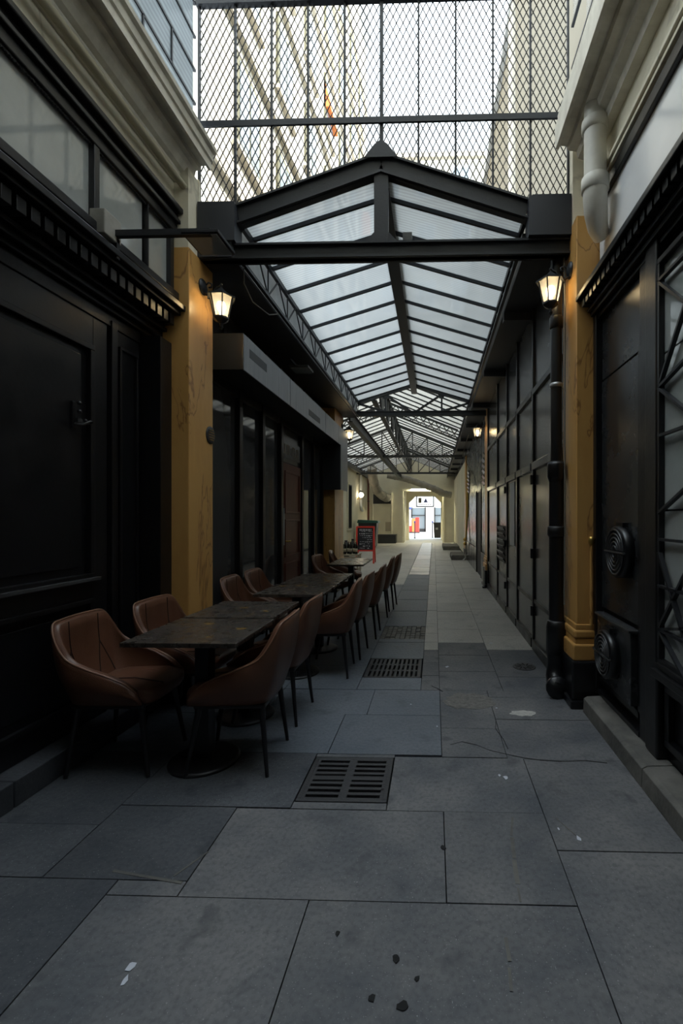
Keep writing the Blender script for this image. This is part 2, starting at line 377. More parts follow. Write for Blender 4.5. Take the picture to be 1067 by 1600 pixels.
# leaf 1 (wide door-like panel) and narrow leaf
for y0, y1 in ((-1.0, .88), (.94, 2.88)):
    bx('stile', 'black', wl, xw, xw+.02, y0, y0+.12, .13, 2.62, .003); bx('stile', 'black', wl, xw, xw+.02, y1-.12, y1, .13, 2.62, .003)
    bx('rail', 'black', wl, xw, xw+.02, y0+.12, y1-.12, 2.44, 2.62, .003); bx('rail', 'black', wl, xw, xw+.02, y0+.12, y1-.12, .88, 1.0, .003)
    bx('rail', 'black', wl, xw, xw+.02, y0+.12, y1-.12, .13, .26, .003)
    frame_x(wl, xw, y0+.12, y1-.12, 1.0, 2.44, .035, .035); frame_x(wl, xw, y0+.12, y1-.12, .26, .88, .03, .03)
    bx('sill', 'black_panel', wl, xw, xw+.06, y0+.1, y1-.1, .99, 1.012, .004)
    bx('panel', 'black', wl, xw, xw+.008, y0+.2, y1-.2, 1.08, 2.36, .003)
    bx('panel', 'black', wl, xw, xw+.008, y0+.2, y1-.2, .34, .80, .003)
bx('stile', 'black', wl, xw, xw+.04, 2.90, 2.955, .13, 2.66, .004)
bx('stile', 'black', wl, xw, xw+.02, 2.955, 3.20, .13, 2.66, .003)
frame_x(wl, xw+.02, 2.98, 3.17, .35, 2.52, .02, .02)
bx('jamb', 'black', wl, xw, -1.96, 3.21, 3.35, .13, 2.68, .004)
bx('rail', 'black', wl, xw, xw+.03, -1, 3.2, 2.62, 2.70, .004)
for (z0, z1, d) in ((2.70, 2.73, .06), (2.73, 2.77, .10), (2.765, 2.79, .135)):
    bx('moulding', 'black', wl, xw, xw+d, -1.5, 3.36, z0, z1, .004)
bx('frieze', 'black', wl, xw, xw+.12, -1.5, 3.36, 2.79, 2.88, 0)
for k in range(32):
    y = .9+k*.0765
    bx('dentil', 'black', wl, xw+.12, xw+.205, y, y+.052, 2.80, 2.872, .003)
for (z0, z1, d) in ((2.885, 2.915, .24), (2.915, 2.955, .275), (2.955, 2.975, .25), (2.975, 3.0, .215)):
    bx('cornice_moulding', 'black', wl, xw, xw+d, -1.5, 3.36, z0, z1, .005)
# transom window band
xg = -1.955
bx('transom_backing', 'black_matte', wl, xw, xg-.03, -1.5, 3.36, 3.0, 3.70)
bx('transom_rail', 'black', wl, xg-.03, xg+.05, -1.5, 3.36, 3.0, 3.055, .006)
bx('transom_rail', 'black', wl, xg-.03, xg+.035, -1.5, 3.36, 3.50, 3.57, .006)
bx('transom_moulding', 'black', wl, xg-.03, xg+.06, -1.5, 3.36, 3.57, 3.60, .006)
bx('transom_moulding', 'black', wl, xg-.03, xg+.04, -1.5, 3.36, 3.60, 3.645, .006)
bx('transom_moulding', 'black', wl, xg-.03, xg+.08, -1.5, 3.36, 3.645, 3.685, .008)
# rope beading along the glass
for z in (3.06, 3.495):
    pts = []
    mb = MB()
    for k in range(150):
        y = .8+k*.0168; mb.bar((xg+.015, y, z-.008), (xg+.015, y+.012, z+.008), .012)
    o = mb.build('rope_beading', 'black', wl); o['kind'] = 'stuff'
yb = [-1.5, .1, 1.35, 2.55, 3.02, 3.30]
for i, (a, b) in enumerate(zip(yb[:-1], yb[1:])):
    bx('pane', 'frost', wl, xg-.012, xg-.004, a+.02, b-.02, 3.05, 3.505)
    w = .022 if i != 3 else .006
    bx('mullion', 'black', wl, xg-.03, xg+.03, b-w, b+w, 3.055, 3.50, .004)
# cream wall, pipe and cornice over the shopfront
wlu = tag(MB().box(-2.3, -1.95, -3, 3.5, 3.685, 4.25).build('wall_left_upper', 'cream'), 'aged cream plaster wall above the left shopfront', 'wall', kind='structure')
prof = [(-1.95,3.89),(-1.93,3.89),(-1.925,3.93),(-1.905,3.935),(-1.90,3.96),(-1.87,3.975),(-1.845,4.01),(-1.835,4.05),(-1.80,4.055),(-1.795,4.085),(-1.735,4.09),(-1.735,4.05),(-1.715,4.05),(-1.715,4.11),(-1.70,4.115),(-1.695,4.165),(-1.672,4.175),(-1.668,4.20),(-1.72,4.21),(-1.72,4.28),(-1.95,4.30)]
tag(MB().prism(prof, 'Y', -3, 3.46).build('trim_1', 'cornice'), 'moulded grey-cream cornice above the left shopfront', 'cornice', kind='structure')
tag(MB().tube([(-1.875, -2.8, 3.86), (-1.875, 3.40, 3.86), (-1.875, 3.47, 3.84), (-1.875, 3.50, 3.78)], .026, 12).build('conduit_pipe', 'pipe_cream'), 'thin cream pipe running under the left cornice', 'pipe')
# staggered side glazing above the left cornice
gl = tag(MB().box(-1.88, -1.85, -2.5, 3.5, 4.30, 4.345).build('window_1', 'iron'), 'staggered wired glazing above the left cornice', 'window', kind='structure')
zs = [4.345, 4.60, 4.86, 5.12, 5.38]
for r, (a, b) in enumerate(zip(zs[:-1], zs[1:])):
    bx('glazing_bar', 'iron', gl, -1.875, -1.855, -2.5, 3.5, b-.009, b+.009)
    ye = 3.48; k = 0
    while ye > -.6:
        ys_ = ye-(.62 if k or r % 2 == 0 else .3); k += 1
        bx('pane', 'side_glaze', gl, -1.869, -1.864, max(ys_, -.6)+.008, ye-.008, a+.008, b-.008)
        bx('glazing_bar', 'iron', gl, -1.875, -1.855, ys_-.007, ys_+.007, a, b)
        ye = ys_

# ================================================================== right shopfront (nearest)
XW = 1.22
wr = tag(MB().box(XW, 1.55, -3, 3.34, 0, 3.8).build('wall_right', 'black'), 'black metal-clad shopfront on the near right', 'wall', kind='structure')
bx('metal_sheet', 'black_shine', wr, XW-.012, XW, 2.66, 3.30, 2.36, 2.80, .002)
bx('metal_sheet', 'black_shine', wr, XW-.016, XW, 2.70, 3.30, .74, 2.345, .002)
bx('batten', 'black', wr, XW-.03, XW, 2.655, 2.695, .2, 2.35, .004)
bx('corner_post', 'black', wr, XW-.06, XW, 3.30, 3.36, .11, 2.85, .006)
bx('stile', 'black', wr, XW-.045, XW, 2.55, 2.64, .12, 2.86, .006); bx('stile', 'black', wr, XW-.065, XW, 2.40, 2.53, .12, 2.86, .01)
bx('kick_rail', 'black', wr, XW-.03, XW, 2.64, 3.30, .20, .25, .004); bx('kick_rail', 'black', wr, XW-.05, XW, 2.64, 3.30, .118, .15, .004)
# cornice above the shop
for (z0, z1, d) in ((2.80, 2.83, .05), (2.83, 2.86, .085), (2.86, 2.885, .11)):
    bx('moulding', 'black', wr, XW-d, XW, -1.5, 3.34, z0, z1, .005)
for k in range(20):
    y = 1.8+k*.077
    bx('dentil', 'black', wr, XW-.155, XW-.08, y, y+.05, 2.89, 2.945, .003)
bx('frieze', 'black', wr, XW-.085, XW, -1.5, 3.34, 2.885, 2.95)
for (z0, z1, d) in ((2.95, 2.985, .185), (2.985, 3.02, .165), (3.02, 3.05, .10)):
    bx('cornice_moulding', 'black', wr, XW-d, XW, -1.5, 3.36, z0, z1, .005)
bx('pane', 'frost_white', wr, XW-.02, XW-.004, -1.2, 3.33, 3.05, 3.60)
bx('transom_rail', 'black', wr, XW-.05, XW, -1.5, 3.36, 3.60, 3.68, .006)
# lattice window beyond the stile
bx('window_sill', 'black', wr, XW-.10, XW, -.5, 2.40, .56, .60, .006)
bx('window_sill', 'black', wr, XW-.075, XW, -.5, 2.40, .60, .63, .006)
frame_x(wr, XW, 1.2, 2.38, .20, .52, .04, .035, sgn=-1)
for z0, z1 in ((.64, 1.02), (1.03, 1.41), (1.42, 1.80), (1.81, 2.22), (2.23, 2.68)):
    bx('pane', 'frost', wr, XW-.03, XW-.02, .8, 2.40, z0, z1)
frame_x(wr, XW-.03, .8, 2.41, .62, 2.72, .03, .03, sgn=-1, name='window_frame')
def grille(a, b): MB().bar((XW-.055, *a), (XW-.055, *b), .014, .022, up=(1, 0, 0)).build('grille_bar', 'iron', wr)
for z in (.80, 1.025, 1.265, 1.80, 2.60): grille((.9, z), (2.39, z))
for zc in (2.05, .80):
    for dz in (.62, .12, -.34): [grille((2.39-.98*q, zc), (1.9-.98*q, zc+dz)) or grille((1.41-.98*q, zc), (1.9-.98*q, zc+dz)) for q in (0,)]
for a, b in (((2.39, 2.60), (2.0, 2.25)), ((2.39, 1.40), (1.9, 1.62)), ((2.39, 1.20), (2.15, .82))): grille(a, b); grille((3.8-a[0], a[1]), (3.8-b[0], b[1]))
wru = tag(MB().box(1.19, 1.5, -3, 3.45, 3.68, 4.3).build('wall_right_upper', 'cream'), 'aged cream plaster wall above the right shopfront', 'wall', kind='structure')
for (z0, z1, d) in ((3.69, 3.715, .035), (3.72, 3.745, .05), (3.75, 3.765, .03)):
    bx('moulding', 'cream', wru, 1.19-d, 1.19, -3, 3.36, z0, z1, .004)
prof = [(1.19,3.98),(1.13,3.98),(1.12,4.03),(1.07,4.05),(1.06,4.10),(1.0,4.11),(.99,4.14),(.93,4.15),(.93,4.12),(.905,4.12),(.90,4.28),(.925,4.30),(.92,4.37),(.95,4.42),(1.19,4.44)]
tag(MB().prism(prof, 'Y', -3, 3.42).build('trim_2', 'cornice'), 'moulded grey-cream cornice above the right shopfront', 'cornice', kind='structure')
# white panelled wall above the right cornice
wrt = tag(MB().box(1.04, 1.07, -2.5, 3.5, 4.44, 4.485).build('window_3', 'iron'), 'wired glazing above the right cornice', 'window', kind='structure')
for r, (a, b) in enumerate(zip([4.485, 4.80, 5.12], [4.80, 5.12, 5.44])):
    bx('glazing_bar', 'iron', wrt, 1.045, 1.065, -2.5, 3.5, b-.009, b+.009)
    for k in range(7):
        ye = 3.48-.62*k-(.3 if r % 2 else 0)
        bx('pane', 'clear', wrt, 1.052, 1.057, ye-.61, ye-.008, a+.008, b-.008); bx('glazing_bar', 'iron', wrt, 1.045, 1.065, ye-.62, ye-.606, a, b)

# ================================================================== pilasters
def pilaster(name, label, sx, x, y0, y1, top, out=.30):
    """sx=+1: face looks to +X (left side of the passage)"""
    p = thing(name, label, 'pilaster', (x, (y0+y1)/2, 0), 'ochre painted pilasters')
    def b(n, m, d, e, z0, z1, bev=.006):
        xa, xb = (x-out, x+d) if sx > 0 else (x-d, x+out)
        bx(n, m, p, xa, xb, y0-e, y1+e, z0, z1, bev)
    b('shaft', 'marble', 0, 0, .60, top)
    b('base_moulding', 'marble', .012, .012, .56, .60); b('base_moulding', 'marble', .024, .024, .50, .56, .015)
    b('base_moulding', 'marble', .016, .016, .46, .50); b('base_moulding', 'marble', .036, .036, .34, .46, .012)
    b('plinth', 'black', .045, .045, .06, .34, .012); b('plinth_foot', 'black', .06, .06, 0, .06, .008)
    return p
pl1 = pilaster('pilaster', 'ochre marbled pilaster on the left beside the near tables', 1, XL, 3.35, 3.72, 3.40, .24)
pr1 = pilaster('pilaster', 'ochre marbled pilaster on the right beside the black drainpipe', -1, XR, 3.35, 3.70, 3.58, .22)
pl2 = pilaster('pilaster', 'ochre pilaster at the far end of the left shop, by the bottles', 1, XL, 8.35, 9.15, 3.40)
pr2 = pilaster('pilaster', 'slim ochre pilaster on the right under the second lantern', -1, XR, 8.95, 9.35, 3.56, .05)
pr3 = pilaster('pilaster', 'farthest slim ochre pilaster on the right wall near the valves', -1, XR, 15.0, 15.5, 3.4, .05)
# cream caps of the near pilasters up to the cornices
bx('cap_block', 'cream', pl1, -2.09, -1.84, 3.51, 3.54, 3.40, 4.02); bx('cap_block', 'cream', pl1, -1.95, -1.84, 3.36, 3.50, 3.40, 4.0)
bx('cap_block', 'cream', pr1, 1.045, 1.185, 3.46, 3.68, 3.58, 4.2)

# ================================================================== left shop in the first bay
ws = tag(MB().box(-2.4, -2.08, 3.73, 8.34, 0, 3.45).build('wall_left_shop', 'black_matte'), 'black glazed shopfront behind the tables', 'wall', kind='structure')
xs = -2.08
posts = [3.80, 4.70, 5.34, 5.99, 6.94, 7.62, 8.20]
for p in posts: bx('post', 'black', ws, xs, xs+.07, p-.04, p+.04, .0, 2.72, .004)
cells = [(3.84, 4.66), (4.74, 5.30), (5.38, 5.95), (6.98, 7.58), (7.66, 8.16)]
for a, b in cells:
    bx('pane', 'black_glass', ws, xs, xs+.02, a, b, .22, 2.62); bx('bottom_rail', 'black', ws, xs, xs+.05, a, b, 0, .22, .004)
bx('head_rail', 'black', ws, xs, xs+.06, 3.76, 8.3, 2.62, 2.72, .004)
for k in range(8): bx('batten', 'black', ws, xs, xs+.03, 3.85+k*.55, 3.90+k*.55, 2.72, 3.42, .003)
dr = tag(MB().box(xs, xs+.05, 6.05, 6.88, .05, 2.12).build('door_1', 'wood_red', None, .004), 'dark red wooden door of the left shop', 'door', kind='structure')
for z0, z1 in ((.15, .75), (.83, 1.35), (1.43, 2.02)):
    frame_x(dr, xs+.05, 6.13, 6.80, z0, z1, .03, .015, 'wood_red')
MB().tube([(xs+.05, 6.14, 1.05), (xs+.10, 6.14, 1.05), (xs+.10, 6.24, 1.05)], .01, 8).build('door_handle', 'brass', dr)
MB().box(xs+.05, xs+.056, 6.08, 6.12, 1.0, 1.5).build('notice_strip', 'paper', dr)
bx('transom_panel', 'black_panel', ws, xs, xs+.03, 6.03, 6.90, 2.14, 2.60, .003)
bx('transom_sign', 'black_panel', ws, xs+.03, xs+.05, 6.08, 6.86, 2.20, 2.44, .003)
for k, (h, t) in enumerate(((.13, 0), (.13, 1), (.13, 0), (.10, 0), (.13, 1), (.13, 0), (.12, 1), (.13, 0))):
    y = 6.14+k*.085; bx('letter_stroke', 'gold', ws, xs+.05, xs+.054, y, y+.014, 2.25, 2.25+h)
    if t: bx('letter_stroke', 'gold', ws, xs+.05, xs+.054, y+.014, y+.05, 2.25+h-.016, 2.25+h)
# grey sign box over the shop
sg = thing('shop_sign_box', 'long brushed grey metal sign box over the left shop', 'sign', (-1.9, 6, 2.7))
bx('box_body', 'black_matte', sg, xs, -1.70, 4.0, 8.28, 2.70, 3.0); bx('box_end', 'black_matte', sg, -1.78, -1.70, 8.28, 8.85, 2.70, 3.0)
for a, b in ((4.0, 5.30), (5.31, 7.05), (7.06, 8.02), (8.03, 8.86)): bx('face_panel', 'zinc', sg, -1.70, -1.688, a+.003, b-.003, 2.69, 3.01)
bx('end_panel', 'black_panel', sg, xs, -1.688, 3.985, 4.0, 2.69, 3.01)
bx('drop_panel', 'black_matte', sg, xs, -1.70, 8.22, 8.28, 1.88, 2.70); bx('drop_face', 'zinc', sg, -1.70, -1.688, 8.22, 8.86, 1.88, 2.69)
bx('logo_patch', 'dark_plastic', sg, -1.688, -1.6865, 4.12, 4.55, 2.84, 2.92); bx('logo_patch', 'dark_plastic', sg, -1.688, -1.6865, 6.1, 6.7, 2.76, 2.84)

# ================================================================== right wall, first bay
w2 = tag(MB().box(1.07, 1.5, 3.71, 8.94, 0, 3.56).build('wall_right_bay', 'black_matte'), 'black framed panel wall on the right of the first bay', 'wall', kind='structure')
vy = [3.74, 4.83, 5.75, 6.55, 7.54, 8.87]
for i, (a, b) in enumerate(zip(vy[:-1], vy[1:])):
    bx('batten', 'black', w2, 1.035, 1.07, b-.03, b+.03, 0, 3.58, .004)
    for z0, z1 in ((2.72, 3.56), (1.95, 2.66)):
        bx('panel', 'black_panel', w2, 1.058, 1.07, a+.03, b-.03, z0, z1, .002)
    if i != 2: bx('panel', 'black_panel', w2, 1.056, 1.07, a+.03, b-.03, .52, 1.87, .002)
    bx('panel', 'black_panel', w2, 1.050, 1.07, a+.03, b-.03, .10, .48, .004)
    bx('rail', 'black', w2, 1.030, 1.07, a+.03, b-.03, 2.66, 2.72, .004); bx('rail', 'black_panel', w2, 1.02, 1.07, a+.03, b-.03, 1.87, 1.95, .006)
    bx('rail', 'black', w2, 1.045, 1.07, a+.03, b-.03, .48, .52, .004); bx('plinth_rail', 'black', w2, 1.025, 1.07, a+.03, b-.03, 0, .10, .004)
bx('panel', 'black_panel', w2, 1.052, 1.07, 5.78, 6.52, .52, 1.87, .002)
for y in (4.80, 6.60):
    for z in (.35, .95, 1.72): MB().tube([(1.03, y, z), (1.03, y, z+.10)], .022, 10).build('hinge', 'black', w2)
def louvre(par, x, y0, y1, z0, z1, n):
    bx('louvre_frame', 'black_matte', par, x-.012, x, y0, y1, z0, z1, .003)
    h = (z1-z0)/n
    for k in range(n):
        MB().bar((x-.028, y0+.03, z0+h*(k+.5)), (x-.028, y1-.03, z0+h*(k+.5)), .012, h*.72, up=(-.55, 0, .83)).build('louvre_slat', 'black', par)
louvre(w2, 1.056, 6.66, 7.40, .70, 1.25, 6)
tag(MB().box(1.044, 1.049, 5.95, 6.30, 1.0, 1.84).build('notice_sheet', 'paper', org=(1.047, 6.1, 1.0)), 'tall pale notice sheet fixed to the black right-hand door', 'notice')

# right wall beyond
w3 = tag(MB().box(1.09, 1.5, 9.0, 24.5, 0, 3.56).build('wall_right_far', 'black_panel'), 'dark glossy wall along the far right of the passage', 'wall', kind='structure')
yy = [9.35, 9.9, 10.35, 11.55, 12.2, 12.9, 13.6, 14.3, 14.97]
for a, b in zip(yy[:-1], yy[1:]):
    if a == 10.35: continue
    bx('panel', 'black_shine', w3, 1.075, 1.09, a+.012, b-.012, .62, 3.4, .003); bx('panel', 'black_panel', w3, 1.06, 1.09, a+.012, b-.012, 0, .60, .006)
bx('lintel', 'black_shine', w3, 1.07, 1.09, 10.36, 11.54, 2.0, 3.4, .003)
d2 = tag(MB().box(1.084, 1.095, 10.38, 11.5, 0, 1.98).build('door_2', 'black_matte'), 'dark open doorway in the far right wall', 'door', kind='structure')
for y in (10.36, 11.48): bx('door_jamb', 'black', d2, 1.055, 1.09, y, y+.06, 0, 2.03, .004)
louvre(w3, 1.075, 9.45, 9.85, 2.05, 2.75, 6); louvre(w3, 1.075, 13.7, 14.2, 2.1, 2.8, 6)
for k in range(7): bx('panel', 'cream_pale', w3, 1.06, 1.09, 15.55+k*1.2, 16.7+k*1.2, .1, 3.3, .004)

# ================================================================== roof of the first bay
XC = -.41; EL, ER = -1.54, .72; ZE, ZR = 3.72, 4.06
Y0, Y1, Y2, Y3, YB = 3.55, 9.14, 15.26, 21.1, 24.5
roof = tag(MB().box(XC-.035, XC+.035, Y0, Y1+.35, ZR-.10, ZR-.01).build('ceiling', 'iron'), 'pitched glass roof over the passage with dark iron glazing bars', 'glass roof', kind='structure')
bx('ridge_flange', 'iron', roof, XC-.06, XC+.06, Y0, Y1+.35, ZR-.115, ZR-.10); bx('ridge_cap', 'iron', roof, XC-.08, XC+.08, Y0, Y1, ZR+.01, ZR+.03)
def glaze(y0, y1, n, xe, ze, xr, zr, m, t=.012, bw=.022, bh=.04, first=None):
    """panes and bars on one slope, sharing mesh data"""
    ys = [y0+(y1-y0)*k/n for k in range(n+1)] if first is None else [y0]+[first+(y1-first)*k/(n-1) for k in range(n)]
    w = ys[2]-ys[1]
    nv = Vector((zr-ze, 0, xe-xr)).normalized(); nv = nv if nv.z > 0 else -nv
    def pane(w):
        mb = MB(); A = Vector((xe, 0, ze)); B = Vector((xr, 0, zr)); g = bw/2-.004
        vs = [A+Vector((0, g, 0)), B+Vector((0, g, 0)), B+Vector((0, w-g, 0)), A+Vector((0, w-g, 0))]
        # a thin single sheet with its own thickness is read as two glass faces, so keep one face: glass is thin against its span
        return mb.add(vs, [(0, 1, 2, 3)]).mesh('glass_pane', m)
    me = pane(w)
    bm_ = MB().bar((xe, 0, ze), (xr, 0, zr), bw, bh, up=nv).mesh('glazing_bar', 'iron')
    for k in range(n):
        ww = ys[k+1]-ys[k]
        o = bpy.data.objects.new('glass_pane', me if abs(ww-w) < .01 else pane(ww)); COL.objects.link(o); o.parent = roof; o.location = (0, ys[k], 0)
        o = bpy.data.objects.new('glazing_bar', bm_); COL.objects.link(o); o.parent = roof; o.location = (0, ys[k+1], -.012)
for xe in (EL, ER): glaze(Y0+.03, Y1, 13, xe, ZE, XC, ZR, 'glass_roof', first=3.79)
# solid soffits each side and the lattice eave girders
sl = tag(MB().box(-2.3, EL-.03, Y0-.06, Y1+.1, 3.405, 3.80).build('ceiling_left', 'soffit'), 'dark flat soffit along the left eave', 'soffit', kind='structure')
bx('fascia', 'fascia', sl, EL-.03, EL-.022, Y0, Y1+.1, 3.42, 3.70)
sr = tag(MB().box(ER+.03, 1.45, Y0-.06, YB, 3.57, 3.84).build('ceiling_right', 'soffit'), 'dark flat soffit along the right eave', 'soffit', kind='structure')
for k in range(10): bx('soffit_rib', 'soffit', sr, ER+.03, 1.07, 4.9+k*1.95, 5.0+k*1.95, 3.49, 3.57)
def lattice(x, y0, y1, z0, z1, n, name, label, m='iron', w=.03, r=.011):
    t = thing(name, label, 'girder', (x, y0, z0))
    bx('bottom_chord', m, t, x-w/2, x+w/2, y0, y1, z0, z0+.03); bx('top_chord', m, t, x-w/2, x+w/2, y0, y1, z1-.045, z1)
    for k in range(n):
        a = y0+(y1-y0)*k/n; b = y0+(y1-y0)*(k+1)/n
        MB().bar((x, a, z0+.02), (x, (a+b)/2, z1-.03), r).build('diagonal', m, t); MB().bar((x, (a+b)/2, z1-.03), (x, b, z0+.02), r).build('diagonal', m, t)
        MB().bar((x, b, z0+.02), (x, b, z1-.03), r).build('strut', m, t)
    return t
lattice(EL+.012, Y0+.05, Y1, 3.40, 3.72, 10, 'eave_girder', 'iron lattice girder along the left eave of the first bay')
lattice(ER-.012, Y0+.05, Y1, 3.58, 3.72, 12, 'eave_girder', 'shallow iron lattice girder along the right eave of the first bay')
lattice(ER-.012, Y1+.1, YB, 3.50, 3.72, 24, 'eave_girder', 'iron lattice girder along the far right eave')

# ------------------------------------------------------------------ trusses
def ibeam(name, t, a, b, h, w, m):
    a = Vector(a); b = Vector(b); mb = MB()
    mb.bar(a, b, w*.45, h); up = Vector((0, 0, h/2-.008)); mb.bar(a+up, b+up, w, .016); mb.bar(a-up, b-up, w, .016)
    return mb.build(name, m, t)
t1 = thing('roof_truss', 'heavy dark gable truss at the front of the glass roof', 'truss', (XC, Y0, 3.4), 'iron roof trusses')
ibeam('tie_beam', t1, (XL, Y0, 3.455), (XR, Y0, 3.455), .12, .10, 'iron')
for xe, xo, zo in ((EL, XL, 3.74), (ER, XR, 3.78)):
    ibeam('rafter', t1, (xe, Y0, ZE+.03), (XC, Y0, ZR+.07), .155, .09, 'iron')
    bx('bearing_block', 'soffit', t1, min(xe, xo), max(xe, xo), Y0-.08, Y0+.06, 3.52, ZE+.10)
bx('king_post', 'iron', t1, XC-.055, XC+.055, Y0-.03, Y0+.03, 3.51, ZR+.02)
MB().prism([(XC-.13, ZR+.10), (XC+.13, ZR+.10), (XC+.05, ZR+.20), (XC, ZR+.235), (XC-.05, ZR+.20)], 'Y', Y0-.05, Y0+.05).build('apex_plate', 'iron', t1)
MB().prism([(XC-.14, 3.51), (XC+.14, 3.51), (XC+.055, 3.60), (XC-.055, 3.60)], 'Y', Y0-.02, Y0+.02).build('gusset', 'iron', t1)
MB().box(XC+.17, XC+.24, Y0-.05, Y0+.02, 3.515, 3.575).build('junction_box', 'iron_grey', t1)

t2 = thing('roof_truss', 'second roof truss with slender posts and diagonals, between the far lanterns', 'truss', (XC, Y1, 3.4), 'iron roof trusses')
ibeam('tie_beam', t2, (XL, Y1, 3.46), (XR, Y1, 3.46), .10, .09, 'iron_grey')
for s, xe in ((-1, EL), (1, ER)):
    ibeam('rafter', t2, (xe, Y1, ZE-.03), (XC, Y1, ZR-.03), .07, .07, 'iron_grey')
    q = XC+s*.565; h = XC+s*.85
    zr_ = lambda x: ZR-.03-(ZR-ZE)*abs(x-XC)/1.13
    MB().bar((q, Y1, 3.5), (q, Y1, zr_(q)), .035).build('post', 'iron_grey', t2)
    MB().bar((XC+s*.05, Y1, 3.5), (q, Y1, zr_(q)-.02), .04).build('diagonal', 'iron_grey', t2)
    MB().bar((q, Y1, 3.5), (xe, Y1, ZE-.05), .04).build('diagonal', 'iron_grey', t2)
    MB().prism([(q-.08, zr_(q)), (q+.08, zr_(q)), (q+.03, zr_(q)-.10), (q-.05, zr_(q)-.10)], 'Y', Y1-.008, Y1+.008).build('gusset', 'iron_grey', t2)

# ------------------------------------------------------------------ wide roof behind
XA, ZA = -1.22, 4.52; WL, WR = -3.50, .74; ZW = 3.66
for xe in (WL, WR): glaze(Y1+.15, YB, 33, xe, ZW if xe < 0 else ZE, XA, ZA, 'glass_roof2')
rg = lattice(XA, Y1+.1, YB, 3.74, 4.50, 11, 'ridge_girder', 'deep iron lattice girder under the far ridge', 'iron_grey', .11, .05)
wb = thing('valley_beam', 'long riveted beam continuing the left shop line towards the back wall', 'beam', (-1.72, 16, 3.3))
bx('web', 'iron_grey', wb, -1.735, -1.705, Y1+.1, YB, 3.34, 3.52); bx('flange', 'iron_grey', wb, -1.78, -1.66, Y1+.1, YB, 3.32, 3.34); bx('flange', 'iron_grey', wb, -1.78, -1.66, Y1+.1, YB, 3.52, 3.54)
def wide_truss(y, label, xb=False):
    t = thing('roof_truss', label, 'truss', (XA, y, 3.4), 'iron roof trusses')
    zf = lambda x: (ZW+(ZA-ZW)*(x-WL)/(XA-WL) if x < XA else ZE+(ZA-ZE)*(WR-x)/(WR-XA))-.05
    ibeam('tie_beam', t, (WL-.1, y, 3.42), (WR+.2, y, 3.42), .09, .09, 'iron_grey')
    for xe in (WL, WR): ibeam('rafter', t, (xe, y, zf(xe)), (XA, y, zf(XA)), .08, .07, 'iron_grey')
    xsn = [WL+.55, WL+1.15, WL+1.75, XA, XA+.5, XA+1.0, XA+1.5]
    for i, x in enumerate(xsn): MB().bar((x, y, 3.45), (x, y, zf(x)), .035).build('post', 'iron_grey', t)
    px = [WL]+xsn+[WR]
    for a, b in zip(px[:-1], px[1:]):
        if b <= XA: MB().bar((b, y, 3.46), (a, y, zf(a)-.02), .035).build('diagonal', 'iron_grey', t)
        else: MB().bar((a, y, 3.46), (b, y, zf(b)-.02), .035).build('diagonal', 'iron_grey', t)
    return t
wide_truss(Y2, 'third roof truss, spanning the wider far hall')
wide_truss(Y3, 'farthest roof truss, just before the cream back wall')
# two light lattice purlin frames between the trusses
def xframe(y, label):
    t = thing('lattice_brace', label, 'brace', (XA, y, 3.6), 'lattice braces under the far roof')
    for (xa, za, xb_, zb) in ((WL+.3, ZW+.02, XA, ZA-.06), (XA, ZA-.06, WR-.1, ZE-.02)):
        A = Vector((xa, y, za)); B = Vector((xb_, y, zb)); D = Vector((0, 0, -.26))
        MB().bar(A, B, .04).build('chord', 'iron_grey', t); MB().bar(A+D, B+D, .04).build('chord', 'iron_grey', t)
        n = 9
        for k in range(n):
            p = A.lerp(B, k/n); q = A.lerp(B, (k+1)/n)
            MB().bar(p, q+D, .022).build('diagonal', 'iron_grey', t); MB().bar(p+D, q, .022).build('diagonal', 'iron_grey', t)
xframe(12.2, 'crossed lattice brace between the second and third trusses'); xframe(18.2, 'crossed lattice brace between the third and farthest trusses')
sl2 = tag(MB().box(-3.9, WL+.02, Y1+.1, YB, 3.46, 3.75).build('ceiling_left_far', 'soffit'), 'dark gutter soffit along the far left eave', 'soffit', kind='structure')
bx('gutter', 'iron_grey', sl2, WL+.02, WL+.12, Y1+.1, YB, 3.40, 3.55)

# ================================================================== wire screen over the front gable
sc = thing('wire_screen', 'tall dark screen of diamond wire mesh above the front gable', 'wire screen', (XC, Y0, 4.0))
bxs = [XC+.289*k for k in range(-5, 6)]
zg = lambda x: (ZE+(ZR-ZE)*max(0, 1-abs(x-XC)/1.13))+.09
TOP = 5.44
for k, x in enumerate(bxs):
    w = .028 if k == 5 else .015
    bx('upright_bar', 'iron', sc, x-w/2, x+w/2, Y0-.012, Y0+.012, zg(x), TOP)
bx('cross_rail', 'iron', sc, bxs[0], bxs[-1], Y0-.03, Y0-.012, 4.445, 4.49); bx('top_rail', 'iron', sc, bxs[0]-.02, bxs[-1]+.02, Y0-.03, Y0+.015, TOP-.03, TOP+.02)
mb = MB(); slope = 2.0; per = .052
def seg(x0, z0, x1, z1):
    mb.bar((x0, Y0+.014, z0), (x1, Y0+.014, z1), .0058, .0058, up=(0, 1, 0))
for sgn in (1, -1):
    c = -30
    x_a, x_b = bxs[0], bxs[-1]
    for i in range(-120, 200):
        xs0 = x_a+i*per                    # x at z = 3.8
        run = None; prev = None
        n = 66
        for k in range(n+1):
            z = 3.8+(TOP-3.8)*k/n; x = xs0+sgn*(z-3.8)/slope*1.0
            ok = x_a <= x <= x_b and z >= zg(x)-.03
            if ok and run is None: run = (x, z)
            if ok: prev = (x, z)
            if (not ok or k == n) and run is not None:
                if prev and prev[1]-run[1] > .02: seg(*run, *prev)
                run = None
mesh_o = mb.build('wire_mesh', 'iron', sc); mesh_o['kind'] = 'stuff'

